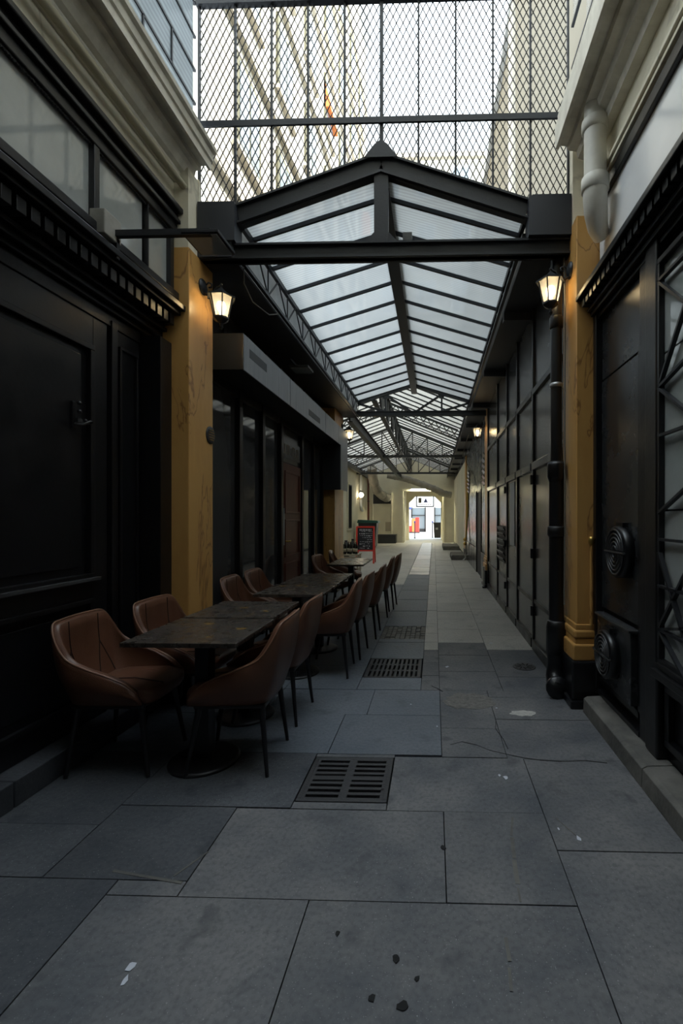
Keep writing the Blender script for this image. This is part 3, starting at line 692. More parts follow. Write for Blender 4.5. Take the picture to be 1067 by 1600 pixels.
# ================================================================== far hall: left wall, back wall, tunnel
wy = tag(MB().box(-3.95, -3.6, 9.3, YB, 0, 3.7).build('wall_left_far', 'cream_pale'), 'cream plaster wall on the left of the far hall', 'wall', kind='structure')
tag(MB().box(-3.9, -2.1, 9.16, 9.30, 0, 3.45).build('wall_left_return', 'cream_pale'), 'cream return wall at the end of the left shop', 'wall', kind='structure')
for (a, b) in ((18.8, 19.6),):
    w_ = tag(MB().box(-3.605, -3.56, a, b, .9, 2.75).build('window_2', 'black_matte'), 'dark barred window in the far left wall', 'window', kind='structure')
    for k in range(5): MB().tube([(-3.55, a+.1+k*.15, .95), (-3.55, a+.1+k*.15, 2.7)], .012, 6).build('window_bar', 'iron', w_)
    frame_x(w_, -3.6, a-.08, b+.08, .82, 2.83, .08, .06, 'cream_pale', 'window_frame')
bk = []
def arch(y0, y1, x0, x1, xa, xb, za, ch, ztop, xl, xr):
    """wall pieces around an opening with chamfered top corners"""
    m = MB().box(xl, xa, y0, y1, 0, ztop); m.box(xb, xr, y0, y1, 0, ztop); m.box(xa, xb, y0, y1, za, ztop)
    m.prism([(xa, za), (xa+ch, za), (xa, za-ch)], 'Y', y0, y1); m.prism([(xb, za), (xb, za-ch), (xb-ch, za)], 'Y', y0, y1)
    return m
wbk = tag(arch(YB, YB+.5, 0, 0, -1.62, .46, 2.78, .02, 4.9, -4.2, 1.5).build('wall_back', 'cream_pale'), 'cream back wall with the gateway to the street', 'wall', kind='structure')
bx('gate_jamb', 'cream_pale', wbk, -1.72, -1.62, YB-.05, YB+.5, 0, 2.84, .02); bx('gate_jamb', 'cream_pale', wbk, .46, .58, YB-.05, YB+.5, 0, 2.84, .02)
bx('niche_window', 'black_matte', wbk, -3.3, -2.3, YB-.02, YB, 2.1, 2.62); bx('niche_hatch', 'crate', wbk, -2.62, -2.3, YB-.03, YB, .62, 1.12)
frame_x(wbk, 0, 0, 0.01, 0, .01, .001, .001) if False else None
for (x0, x1, z0, z1) in ((-3.35, -3.28, .4, 2.7), (-2.32, -2.25, .4, 2.7), (-3.28, -2.32, .4, .47)): bx('niche_frame', 'cream_pale', wbk, x0, x1, YB-.06, YB, z0, z1, .01)
tun = tag(arch(27.2, 27.6, 0, 0, -1.5, .42, 2.62, .38, 3.0, -1.8, .7).build('wall_tunnel', 'cream_pale'), 'cream inner arch of the gateway with cut corners', 'wall', kind='structure')
bx('tunnel_side', 'cream_pale', tun, -1.82, -1.66, YB+.5, 29.2, 0, 3.0); bx('tunnel_side', 'cream_pale', tun, .52, .70, YB+.5, 29.2, 0, 3.0); bx('tunnel_roof', 'cream_pale', tun, -1.82, .70, YB+.5, 29.2, 2.9, 3.0)
tag(MB().box(-25, 25, 24.5, 46, -.14, -.004).build('street_ground', 'street'), 'pale sunlit street surface beyond the gateway', 'street', kind='structure')
MBt = MB().box(-1.45, -.15, YB-.09, YB-.04, 2.86, 2.90)
tl = thing('tube_light', 'lit fluorescent tube over the gateway', 'lamp', (-.5, YB-.06, 2.86))
bx('housing', 'white', tl, -1.25, .15, YB-.10, YB, 2.90, 2.95); MB().tube([(-1.2, YB-.07, 2.88), (.1, YB-.07, 2.88)], .02, 8).build('tube', 'tube', tl)
la = bpy.data.lights.new('tube_glow', 'AREA'); la.shape = 'RECTANGLE'; la.size = 1.3; la.size_y = .05; la.energy = 45; la.color = (1, .93, .62)
lo = bpy.data.objects.new('tube_glow', la); COL.objects.link(lo); lo.parent = tl; lo.location = (-.05, -.08, -.0); lo.rotation_euler = (math.radians(25), 0, 0)

# ================================================================== buildings around the court
def facade_windows(b, axis, plane, us, zs, w, h, out, shutter='shutter', skip=None):
    for u in us:
        for z in zs:
            if skip and skip(u, z): continue
            if axis == 'X':
                f = MB().box(plane-.05, plane+out*.5, u, u+w, z, z+h).build('window', shutter, b)
                MB().box(plane, plane+out*.5+.015, u+.12, u+w/2-.04, z+.12, z+h-.12).build('pane', 'pane_dark', f)
                MB().box(plane, plane+out*.5+.015, u+w/2+.04, u+w-.12, z+.12, z+h-.12).build('pane', 'pane_dark', f)
                MB().box(plane, plane+out, u-.1, u+w+.1, z-.1, z).build('window_sill', 'stone_band', b)
            else:
                f = MB().box(u, u+w, plane-out*.5, plane+.05, z, z+h).build('window', shutter, b)
                MB().box(u+.12, u+w/2-.04, plane-out*.5-.015, plane, z+.12, z+h-.12).build('pane', 'pane_dark', f)
                MB().box(u+w/2+.04, u+w-.12, plane-out*.5-.015, plane, z+.12, z+h-.12).build('pane', 'pane_dark', f)
                MB().box(u-.1, u+w+.1, plane-out, plane, z-.1, z).build('window_sill', 'stone_band', b)
XF = -3.65
bl = thing('apartment_building', 'tall sunlit cream building left of the court', 'building', (-8, 15, 3.8))
bx('wall', 'facade', bl, -12, XF, 7.2, 24.4, 3.85, 26.5); bx('roof', 'slate', bl, -11.5, XF+.35, 7.0, 24.4, 26.5, 26.9)
for z in (7.2, 10.3, 13.4, 16.5, 19.6, 22.7): bx('string_course', 'stone_band', bl, XF, XF+.12, 7.2, 24.4, z, z+.22)
facade_windows(bl, 'X', XF, [8.2, 10.4, 12.7, 15.0, 17.3, 19.6, 21.9], [5.0, 8.2, 11.3, 14.4, 17.5, 20.6], 1.15, 1.75, .12, skip=lambda u, z: (z-1.38) > 1.2*(u+1))
for (y, z) in ((15.0, 14.9),): MB().prism([(XF, z+1.1), (XF+.22, z+.25), (XF+.22, z+.1), (XF, z+.1)], 'Y', y, y+1.2).build('awning', 'orange', bl)
bx('chimney_pot', 'orange', bl, XF+.05, XF+.4, 22.6, 23.2, 15.4, 16.6)
bf = thing('apartment_building', 'far cream building closing the court, seen through the mesh', 'building', (-1, 27, 4.9))
bx('wall', 'facade2', bf, -14, 12, YB+.2, 29.2, 4.9, 21.0); bx('attic', 'slate', bf, -14, 12, YB+1.0, 29.0, 21.0, 23.6); bx('parapet_rail', 'iron_grey', bf, -4, 3, YB+.9, YB+.95, 23.6, 23.75)
for z in (8.4, 11.6, 14.8, 18.0, 20.8): bx('string_course', 'stone_band', bf, -3.6, 12, YB+.02, YB+.2, z, z+.25)
facade_windows(bf, 'Y', YB+.2, [-2.9, -1.0, .9], [12.4, 15.5, 18.6], 1.1, 1.8, .14, 'white')
for u in (-2.9, -1.0, .9):
    for z in (12.4, 15.5, 18.6): bx('balcony_rail', 'iron', bf, u-.15, u+1.25, YB-.05, YB, z+.75, z+.85)
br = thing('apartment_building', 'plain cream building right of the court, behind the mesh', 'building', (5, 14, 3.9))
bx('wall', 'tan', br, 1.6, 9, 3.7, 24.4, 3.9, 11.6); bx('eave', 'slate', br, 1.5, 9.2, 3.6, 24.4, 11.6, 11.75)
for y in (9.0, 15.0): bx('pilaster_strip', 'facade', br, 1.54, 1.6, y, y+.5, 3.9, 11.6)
# unseen volumes added behind and beside the viewer to hold back sky and sun
tag(MB().box(-9, 9, -9, -1.4, 4.6, 14).box(-9, 9, -9.2, -9, 0, 14).build('building_light_block', 'facade2'), 'unseen building added behind the viewpoint to hold back sky light', 'building', kind='structure')
tag(MB().box(-2.2, 1.4, -3, .1, 5.46, 5.6).build('ceiling_light_block', 'soffit'), 'unseen roof added over the viewpoint to cut sky light', 'roof', kind='structure')  # opaque cover out of view, added to darken sides facing the viewer
tag(MB().box(3.0, 9, -2, 3.6, 3.9, 12.5).build('wall_sun_block', 'white'), 'unseen pale block added above the near right shop to stop the sun', 'building', kind='structure')  # added sun blocker, pale so it also bounces light
tag(MB().box(-2.6, -2.13, -9, -3.0, 0, 4.6).build('wall_left_light_block', 'black'), 'unseen left wall added behind the viewpoint to shut out sky light', 'wall', kind='structure')  # side closures added where low sky light leaked in
tag(MB().box(1.22, 1.7, -9, -3.0, 0, 4.6).build('wall_right_light_block', 'black'), 'unseen right wall added behind the viewpoint to shut out sky light', 'wall', kind='structure')
tag(MB().box(-2.6, 1.7, -9, -3.0, -.2, 0).build('floor_rear', 'slab'), 'stone floor of the passage behind the viewpoint', 'floor', kind='structure')
# street facade beyond the gateway
sf = thing('street_building', 'white shop building across the street beyond the gateway', 'building', (-1, 43, 0))
bx('wall', 'white', sf, -14, 14, 42.5, 46, 2.3, 9)
for x in (-7.5, -5.2, -2.9, -.75, 1.4, 3.7): bx('pillar', 'white', sf, x, x+.75, 42.3, 43, 0, 2.3)
for x in (-6.75, -4.45, -2.15, 0.0, 2.15):
    g = bx('shop_window', 'pane_dark', sf, x, x+1.4, 42.6, 42.7, .3, 2.25)
    bx('window_frame', 'dark_plastic', sf, x, x+.12, 42.5, 42.6, 0, 2.3); bx('window_frame', 'dark_plastic', sf, x+1.28, x+1.4, 42.5, 42.6, 0, 2.3); bx('transom', 'dark_plastic', sf, x, x+1.4, 42.5, 42.6, 1.5, 1.58); bx('stall_riser', 'dark_plastic', sf, x, x+1.4, 42.5, 42.65, 0, .3)

# ================================================================== lanterns
def make_lantern():
    t = local('wall_lantern', 'lantern', 'lantern', 'lit wall lanterns')
    R1, R2, H = .092, .056, .17      # origin at the wall plate; lantern hangs at x=.15
    cx = .15; zt = -.06; zb = zt-H
    MB().lathe([(.0, 0), (.062, 0), (.062, .008), (.045, .02), (.02, .03), (.0, .032)], (0, 0, .02), 16, 'X').build('wall_plate', 'iron', t)
    MB().tube([(.0, 0, -.02), (.04, 0, -.045), (.085, 0, -.03), (.115, 0, .01), (cx, 0, .03), (cx, 0, .0)], .009, 8).build('arm', 'iron', t)
    MB().tube([(.02, 0, .03), (.05, 0, .055), (.075, 0, .04), (.07, 0, .015), (.05, 0, .015)], .006, 8).build('arm_scroll', 'iron', t)
    MB().lathe([(.004, .045), (.014, .03), (.008, .015), (.02, .0), (.03, -.01), (.045, -.025), (.085, -.05), (.112, zt), (.112, zt-.012), (.09, zt-.004)], (cx, 0, 0), 6, smooth=False).build('cap', 'iron', t)
    for k in range(6):
        a = 2*PI*k/6; b = 2*PI*(k+1)/6
        P = lambda r, z, t_: (cx+r*math.cos(t_), r*math.sin(t_), z)
        MB().bar(P(R1, zt, a), P(R2, zb, a), .009).build('frame_bar', 'iron', t)
        MB().add([P(R1-.003, zt, a), P(R1-.003, zt, b), P(R2-.003, zb, b), P(R2-.003, zb, a)], [(0, 1, 2, 3)]).build('pane', 'lantern_glass', t)
    MB().lathe([(R2+.006, zb+.006), (R2+.006, zb-.008), (.035, zb-.03), (.014, zb-.04), (.012, zb-.06), (.018, zb-.068), (.005, zb-.09)], (cx, 0, 0), 6, smooth=False).build('base_cup', 'iron', t)
    MB().lathe([(.012, zb), (.012, zb+.045), (.03, zb+.07), (.036, zb+.095), (.026, zb+.125), (.004, zb+.135)], (cx, 0, 0), 12).build('bulb', 'bulb', t)
    l = bpy.data.lights.new('lantern_light', 'POINT'); l.energy = 3.2; l.color = (1, .72, .32); l.shadow_soft_size = .045
    o = bpy.data.objects.new('lantern_light', l); COL.objects.link(o); o.parent = t; o.location = (cx, 0, zb+.095)
    return t
lan = make_lantern()
place(lan, (XL, 3.55, 3.18), 0, 'lit hexagonal lantern on the left near pilaster', True)
place(lan, (XR, 3.50, 3.24), PI, 'lit hexagonal lantern on the right near pilaster beside the drainpipe', False)
place(lan, (XL, 9.0, 3.16), 0, 'lit lantern at the far end of the grey sign box', False)
place(lan, (XR-.02, 9.15, 3.22), PI, 'lit lantern on the slim right pilaster, small in the distance', False)

# ================================================================== chairs
def cr(p, t):
    """Catmull-Rom through points p, t in 0..len-1"""
    i = min(int(t), len(p)-2); f = t-i
    a, b, c, d = p[max(i-1, 0)], p[i], p[i+1], p[min(i+2, len(p)-1)]
    return tuple(.5*(2*b[k]+(c[k]-a[k])*f+(2*a[k]-5*b[k]+4*c[k]-d[k])*f*f+(3*b[k]-a[k]-3*c[k]+d[k])*f**3) for k in range(3))
TOPP = [(-.298,0,.81),(-.293,.12,.808),(-.28,.20,.795),(-.242,.234,.715),(-.18,.243,.63),(-.08,.248,.582),(.03,.246,.542),(.12,.24,.50),(.18,.234,.452)]
BOTP = [(-.215,0,.385),(-.21,.10,.385),(-.195,.165,.385),(-.165,.19,.385),(-.11,.208,.385),(-.03,.215,.385),(.07,.218,.385),(.15,.218,.385),(.20,.216,.385)]
def shell_pt(u, v, inn):
    """u -1..1 around the shell, v 0 bottom..1 top, inn: distance inwards"""
    s = abs(u)*(len(TOPP)-1); T = cr(TOPP, s); B = cr(BOTP, s); sg = -1 if u < 0 else 1
    bul = .022*math.sin(PI*v)
    x, y, z = (B[k]+(T[k]-B[k])*v for k in range(3))
    ang = math.atan2(y, -(x-.12)); n = (-math.cos(ang), math.sin(ang))
    d = bul-inn
    return Vector((x+n[0]*d, (y+n[1]*d)*sg, z))
def make_chair():
    t = local('tub_chair', 'chair', 'chair', 'brown leather tub chairs along the tables')
    NU, NV, TH = 56, 10, .042
    mb = MB(); vs = []; 
    us = [-1+2*i/NU for i in range(NU+1)]
    prof = [(v/NV, 0) for v in range(NV+1)]+[(1.022, TH*.25), (1.022, TH*.75)]+[(1-v/NV, TH) for v in range(NV+1)]
    for u in us:
        for (v, inn) in prof: vs.append(shell_pt(u, v, inn))
    n = len(prof); fs = []
    for i in range(NU):
        for j in range(n-1): fs.append((i*n+j, i*n+j+1, (i+1)*n+j+1, (i+1)*n+j))
        fs.append((i*n+n-1, i*n, (i+1)*n, (i+1)*n+n-1))
    fs.append(tuple(range(n))); fs.append(tuple(NU*n+k for k in range(n))[::-1])
    mb.add(vs, fs, True); mb.build('shell', 'leather', t)
    # piping along the rim
    MB().tube([shell_pt(-1+2*i/60, 1.028, .006) for i in range(61)], .0055, 6).build('piping', 'leather_edge', t)
    # seams on the inside of the back
    for sg in (-1, 1):
        MB().tube([shell_pt(sg*(.135+.0*k/8-(.0 if k < 4 else .012*(k-4))), 1.0-.10*k, TH+.0005) for k in range(9)], .0035, 6).build('seam', 'seam', t)
        MB().tube([shell_pt(sg*(.135+.035*k), .62-.11*k, TH+.0005) for k in range(5)], .003, 6).build('seam', 'seam', t)
    # seat cushion
    mb = MB(); N = 14; ring = []
    out = [(-.17, 0), (-.165, .12), (-.12, .18), (.0, .195), (.15, .20), (.225, .185), (.245, .13), (.25, 0)]
    pl = out+[(x, -y) for x, y in out[-2:0:-1]]
    lv = [(.93, .375), (1.0, .40), (1.0, .435), (.97, .458), (.88, .470), (.5, .474)]
    vs = []
    for s_, z in lv:
        for x, y in pl: vs.append((.04+(x-.04)*s_, y*s_, z-.012*(x > .2)*(z > .44)))
    n = len(pl); fs = [(i*n+k, i*n+(k+1) % n, (i+1)*n+(k+1) % n, (i+1)*n+k) for i in range(len(lv)-1) for k in range(n)]
    fs.append(tuple(range(n))[::-1]); fs.append(tuple((len(lv)-1)*n+k for k in range(n)))
    mb.add(vs, fs, True).build('seat', 'leather', t)
    MB().tube([(-.1, -.06, .4755), (.07, -.05, .4765), (.235, -.07, .458)], .003, 6).build('seam', 'seam', t)
    # base frame and legs
    MB().box(-.19, .19, -.19, .19, .355, .384).build('base_frame', 'leg', t, .01)
    for sx in (-1, 1):
        for sy in (-1, 1):
            MB().tube([(sx*.165, sy*.165, .37), (sx*(.225 if sx > 0 else .205), sy*.20, 0)], [.017, .010], 10).build('leg', 'leg', t)
    return t
ch = make_chair()
chairs = [
 ((-1.75, 2.56), 3, 'brown leather tub chair nearest the viewer on the wall side'),
 ((-1.655, 3.07), -2, 'brown leather tub chair on the wall side, in front of the left ochre pilaster'),
 ((-1.66, 4.26), 3, 'brown leather tub chair on the wall side, first one past the ochre pilaster'),
 ((-1.66, 4.80), 0, 'brown leather tub chair on the wall side, second one past the ochre pilaster'),
 ((-1.46, 6.66), -6, 'brown leather tub chair on the wall side, nearer one at the last table'),
 ((-1.46, 7.60), 8, 'brown leather tub chair on the wall side, farthest one by the bottles'),
 ((-1.10, 2.58), 183, 'large brown leather tub chair nearest the viewer on the walkway side'),
 ((-1.11, 3.17), 180, 'brown leather tub chair second from the viewer on the walkway side'),
 ((-.95, 4.06), 182, 'brown leather tub chair third from the viewer on the walkway side'),
 ((-.91, 4.58), 178, 'brown leather tub chair fourth from the viewer on the walkway side'),
 ((-.86, 5.32), 180, 'brown leather tub chair fifth from the viewer on the walkway side'),
 ((-.85, 6.42), 182, 'brown leather tub chair at the last table on the walkway side, nearer of the two'),
 ((-.80, 6.98), 178, 'farthest brown leather tub chair on the walkway side'),
]
for i, ((x, y), a, lab) in enumerate(chairs): place(ch, (x, y, .001), math.radians(a), lab, i == 0)

# ================================================================== tables
def make_table(x0, x1, y0, y1, label, rz=0):
    t = local('cafe_table', label, 'table', 'dark square cafe tables in a row')
    w = (x1-x0)/2; d = (y1-y0)/2
    MB().box(-w, w, -d, d, .715, .74).build('table_top', 'tabletop', t, .003)
    MB().box(-.2, .2, -.2, .2, .700, .715).build('mounting_plate', 'leg', t)
    MB().box(-.04, .04, -.04, .04, .02, .70).build('column', 'leg', t, .005)
    MB().lathe([(.19, 0), (.19, .012), (.17, .02), (.06, .03)], (0, 0, 0), 24).build('base_plate', 'leg', t)
    rr = random.Random(int(y0*100))
    for k in range(3):
        cx, cy, r = rr.uniform(-w*.7, w*.7), rr.uniform(-d*.8, d*.8), rr.uniform(.015, .04)
        MB().prism([(cx+r*rr.uniform(.5, 1.3)*math.cos(2*PI*q/11), cy+.7*r*rr.uniform(.5, 1.3)*math.sin(2*PI*q/11)) for q in range(11)], 'Z', .7395, .7405).build('golden_smudge', 'gold_mark', t)
    t.location = ((x0+x1)/2, (y0+y1)/2, .001); t.rotation_euler = (0, 0, rz)
    return t
make_table(-1.60, -1.0, 2.27, 2.83, 'dark mottled cafe table nearest the viewer', .0)
make_table(-1.60, -1.02, 2.86, 3.42, 'dark mottled cafe table second from the viewer, by the ochre pilaster')
make_table(-1.50, -.92, 3.73, 4.29, 'dark mottled cafe table third from the viewer')
make_table(-1.48, -.92, 4.32, 5.15, 'dark mottled cafe table fourth from the viewer, in front of the red door')
make_table(-1.45, -.95, 6.1, 7.05, 'last dark cafe table, nearest the chalkboard')

# ================================================================== drains
def grate(label, x0, x1, y0, y1, cols, rows, along):
    t = thing('drain_grate', label, 'drain', ((x0+x1)/2, (y0+y1)/2, -.03))
    f = .022
    for n, a in (('frame_bar', (x0, x1, y0, y0+f)), ('frame_bar', (x0, x1, y1-f, y1)), ('frame_bar', (x0, x0+f, y0+f, y1-f)), ('frame_bar', (x1-f, x1, y0+f, y1-f))):
        bx(n, 'grate', t, *a, -.03, .002, .003)
    xa, xb, ya, yb_ = x0+f, x1-f, y0+f, y1-f
    if along:   # slots run along Y: bars between columns, ribs between rows
        for k in range(cols+1):
            x = xa+(xb-xa)*k/cols; bx('bar', 'grate', t, x-.012, x+.012, ya, yb_, -.028, .001, .003)
        for k in range(1, rows):
            y = ya+(yb_-ya)*k/rows; bx('rib', 'grate', t, xa, xb, y-.018, y+.018, -.026, .0005, .003)
    else:
        for k in range(rows+1):
            y = ya+(yb_-ya)*k/rows; bx('bar', 'grate', t, xa, xb, y-.011 if k not in (4,) else y-.018, y+.011 if k not in (4,) else y+.018, -.028, .001, .003)
        for k in range(cols+1):
            x = xa+(xb-xa)*k/cols; e = .016 if k in (0, cols) else .022
            bx('rib', 'grate', t, x-e, x+e, ya, yb_, -.026, .0005, .003)
    return t
grate('large iron drain grate in the foreground with two columns of long slots', -.675, -.23, 2.195, 2.60, 2, 8, False)
grate('iron drain grate beside the third table with three rows of short slots', -.61, -.115, 3.91, 4.43, 11, 3, True)
t = thing('round_drain', 'small round floor drain near the black drainpipe', 'drain', (.83, 4.22, 0))
MB().lathe([(.105, 0), (.105, .004), (.098, .006), (.0, .006)], (.83, 4.22, 0), 24).build('rim', 'grate', t)
for k in range(10):
    a = 2*PI*k/10; MB().bar((.83+.03*math.cos(a), 4.22+.03*math.sin(a), .0065), (.83+.085*math.cos(a+.35), 4.22+.085*math.sin(a+.35), .0065), .012, .002).build('slot', 'joint', t)

# ================================================================== drainpipes
t = thing('drainpipe', 'tall black cast-iron drainpipe in front of the right ochre pilaster', 'pipe', (.955, 3.60, 0))
PX, PY = .965, 3.62
MB().tube([(PX, PY, 1.80), (PX, PY, 3.5)], .045, 16).build('upper_pipe', 'black', t)
MB().tube([(PX, PY, .33), (PX, PY, 1.80)], .058, 16).build('lower_pipe', 'black', t)
MB().lathe([(.058, 1.22), (.07, 1.24), (.07, 1.30), (.058, 1.31)], (PX, PY, 0), 16).build('collar', 'black', t)
MB().lathe([(.058, 1.66), (.072, 1.70), (.072, 1.79), (.066, 1.81), (.045, 1.82)], (PX, PY, 0), 16).build('collar', 'black', t)
MB().lathe([(.046, 2.40), (.052, 2.405), (.052, 2.43), (.046, 2.435)], (PX, PY, 0), 16).build('clamp', 'steel', t)
MB().lathe([(.046, 2.86), (.053, 2.87), (.053, 2.95), (.046, 2.96)], (PX, PY, 0), 16).build('clamp', 'black', t)
MB().lathe([(.058, .30), (.08, .31), (.08, .52), (.07, .56), (.058, .57)], (PX, PY, 0), 16).build('socket', 'black', t)
MB().tube([(PX, PY, .32), (PX, PY, .22), (PX-.02, PY-.03, .13), (PX-.03, PY-.12, .075)], [.072, .072, .07, .068], 14).build('shoe', 'black', t)
MB().lathe([(.0, 0), (.085, 0), (.085, .03), (.0, .03)], (PX-.03, PY-.15, .085), 14, 'Y').build('shoe_rim', 'black', t)
tag(MB().tube([(PX+.045, PY-.06, .7), (PX+.05, PY-.06, 1.4), (PX+.048, PY-.06, 2.2), (PX+.052, PY-.06, 3.0), (PX+.045, PY-.06, 3.4)], .006, 6).build('cable', 'cable'), 'thin cable clipped beside the black drainpipe', 'cable')
t = thing('soil_pipe', 'fat grey-cream pipe dropping from the right cornice', 'pipe', (1.09, 3.1, 3.3))
QX, QY = 1.072, 3.06
MB().tube([(QX, QY, 4.25), (QX, QY, 3.62)], .072, 20).build('pipe', 'pipe_white', t)
MB().lathe([(.072, 3.94), (.086, 3.95), (.086, 4.01), (.072, 4.02)], (QX, QY, 0), 20).build('collar', 'pipe_white', t)
MB().lathe([(.072, 3.54), (.088, 3.55), (.088, 3.63), (.072, 3.64)], (QX, QY, 0), 20).build('collar', 'pipe_white', t)
MB().tube([(QX, QY, 3.60), (QX, QY+.0, 3.50), (QX+.02, QY+.04, 3.42), (QX+.05, QY+.09, 3.36), (QX+.09, QY+.14, 3.33)], [.078, .078, .074, .066, .055], 18).build('elbow', 'pipe_white', t)
t = thing('gas_pipe', 'thin vertical ochre pipe with a brass valve on the right pilaster', 'pipe', (1.14, 3.32, .5))
MB().tube([(1.135, 3.32, .60), (1.135, 3.32, 1.20)], .011, 8).build('pipe', 'marble', t)
MB().lathe([(.014, 1.18), (.022, 1.195), (.022, 1.225), (.012, 1.24)], (1.135, 3.32, 0), 10).build('valve', 'brass', t)

# ================================================================== fans on the right shopfront
def fan(y, z, r, x, label):
    t = thing('wall_vent', label, 'vent', (x, y, z-r), 'round vents on the right shopfront')
    MB().lathe([(r, 0), (r, -.05), (r-.02, -.06), (r-.03, -.05)], (x, y, z), 28, 'X').build('housing', 'black', t)
    for k in range(1, 6):
        rr = (r-.03)*k/5.2
        for s in (1, -1):
            MB().tube([(x-.062, y+rr*math.cos(a), z+s*(.012+rr*math.sin(a))) for a in [PI*j/14 for j in range(15)]], .006, 6).build('guard_ring', 'black_panel', t)
    MB().bar((x-.064, y-r+.01, z), (x-.064, y+r-.01, z), .012).build('guard_bar', 'black_panel', t)
    MB().box(x-.03, x, y-.05, y+.05, z+r-.005, z+r+.02).build('mounting_tab', 'black', t)
    return t
fan(2.92, 1.16, .165, XW-.016, 'round black ventilation grille in the middle of the right metal sheet')
tb = thing('vent_box', 'black box panel low on the right shopfront carrying a round vent', 'box', (XW, 2.95, .3))
bx('box_body', 'black_shine', tb, XW-.07, XW-.016, 2.70, 3.24, .27, .70, .004); bx('box_lid', 'black_panel', tb, XW-.085, XW-.016, 2.69, 3.25, .70, .715, .003)
fan(2.99, .49, .155, XW-.07, 'round black vent mounted on the low box of the right shopfront')

# ================================================================== small things on the left
t = thing('projecting_lamp', 'thin black arm carrying a flat square lamp plate over the left shopfront', 'lamp', (-1.95, 2.6, 3.0))
bx('wall_box', 'duct', t, -1.95, -1.86, 2.52, 2.66, 2.99, 3.13, .006); MB().bar((-1.87, 2.62, 3.04), (-1.30, 2.62, 3.04), .03, .036).build('arm', 'iron', t)
bx('bracket', 'iron', t, -1.90, -1.86, 2.62, 2.645, 2.90, 3.02); bx('lamp_plate', 'iron', t, -1.47, -1.25, 2.60, 2.83, 3.03, 3.05, .003); bx('diffuser', 'frost', t, -1.455, -1.265, 2.615, 2.815, 3.024, 3.031)
t = thing('coat_hook', 'small cast black hook on the left black panelling', 'hook', (-2.1, 2.62, 1.95))
bx('back_plate', 'black', t, -2.125, -2.11, 2.60, 2.63, 1.90, 2.06, .004); MB().tube([(-2.11, 2.615, 1.93), (-2.07, 2.63, 1.925), (-2.05, 2.66, 1.95)], .009, 8).build('hook', 'black_panel', t)
for (y, z) in ((2.615, 2.05), (2.615, 2.0), (2.66, 1.955), (2.70, 1.955)): MB().lathe([(.003, -.012), (.012, -.006), (.012, .006), (.003, .012)], (-2.08, y, z), 8).build('knob', 'black_shine', t)
bx('hook_arm', 'black_panel', t, -2.10, -2.085, 2.61, 2.72, 1.94, 1.96)
t = thing('air_vent', 'small oval brass grille on the edge of the left ochre pilaster', 'vent', (XL, 3.70, 1.95))
MB().lathe([(.07, 0), (.07, .008), (.06, .012), (.0, .012)], (XL, 3.67, 2.05), 18, 'X').build('rim', 'grate', t)
for k in range(5): MB().bar((XL+.014, 3.67-.05+.01*abs(k-2), 2.01+k*.02), (XL+.014, 3.67+.05-.01*abs(k-2), 2.01+k*.02), .006).build('slat', 'brass', t)
t = thing('floodlight', 'flat floodlight hung under the left soffit above the sign box', 'lamp', (-1.66, 5.75, 3.2))
MB().bar((-1.98, 5.6, 3.40), (-1.78, 5.6, 3.34), .03).build('arm', 'iron', t); MB().bar((-1.78, 5.6, 3.34), (-1.72, 5.7, 3.27), .025).build('bracket', 'iron', t)
bx('housing', 'iron_grey', t, -1.80, -1.56, 5.60, 5.85, 3.24, 3.27, .004); bx('lens', 'frost', t, -1.785, -1.575, 5.615, 5.835, 3.234, 3.241)
tag(MB().tube([(-1.53, 3.62, 3.42), (-1.56, 3.70, 3.30), (-1.55, 3.85, 3.22), (-1.50, 4.1, 3.22), (-1.52, 4.4, 3.36), (-1.55, 4.5, 3.41)], .005, 6).build('cable', 'cable'), 'loose cable looping below the left eave girder', 'cable')
tag(MB().tube([(.70, 9.3, 3.05), (.62, 9.8, 2.75), (.78, 10.4, 2.55), (.98, 11.0, 2.35), (1.06, 11.6, 2.2)], .008, 6).build('cable', 'cable'), 'pale cable hanging from the far right lantern', 'cable')

# ================================================================== far hall objects
t = thing('chalkboard_sign', 'red-framed chalkboard menu stand in the far hall', 'sign board', (-2.0, 13.5, 0))
AX, AY = -2.05, 13.6
bx('board', 'chalkboard', t, AX-.24, AX+.24, AY-.02, AY, .40, 1.06)
for (a, b) in ((-.28, -.23), (.23, .28)): MB().bar((AX+(a+b)/2, AY-.03, 1.10), (AX+(a+b)/2, AY-.12, 0), .045).build('frame_post', 'red', t); MB().bar((AX+(a+b)/2, AY+.0, 1.08), (AX+(a+b)/2, AY+.3, 0), .03).build('rear_leg', 'red', t)
bx('frame_rail', 'red', t, AX-.26, AX+.26, AY-.05, AY, 1.06, 1.11); bx('frame_rail', 'red', t, AX-.26, AX+.26, AY-.08, AY-.03, .36, .40)
for r in range(10):
    x = AX-.19+random.uniform(0, .04); z = 1.02-r*.062
    while x < AX+.19:
        w = random.uniform(.02, .07 if r else .05); h = .05 if r == 0 else random.uniform(.010, .028)
        if r == 0 or random.random() < .72: bx('chalk_mark', 'chalk', t, x, min(x+w, AX+.2), AY-.0225, AY-.02, z-h, z)
        x += w+random.uniform(.01, .03)
t = thing('wheelie_bin', 'dark wheelie bin with a green lid against the back wall', 'bin', (-2.95, 20.5, 0))
MB().prism([(-3.3, .06), (-2.62, .06), (-2.55, 1.12), (-3.38, 1.12)], 'Y', 20.2, 20.9).build('body', 'dark_plastic', t); MB().prism([(-3.42, 1.12), (-2.48, 1.12), (-2.50, 1.22), (-3.38, 1.26)], 'Y', 20.12, 20.95).build('lid', 'green', t)
for x in (-3.25, -2.7): MB().lathe([(.09, -.03), (.09, .03)], (x, 20.85, .09), 12, 'X').build('wheel', 'dark_plastic', t)
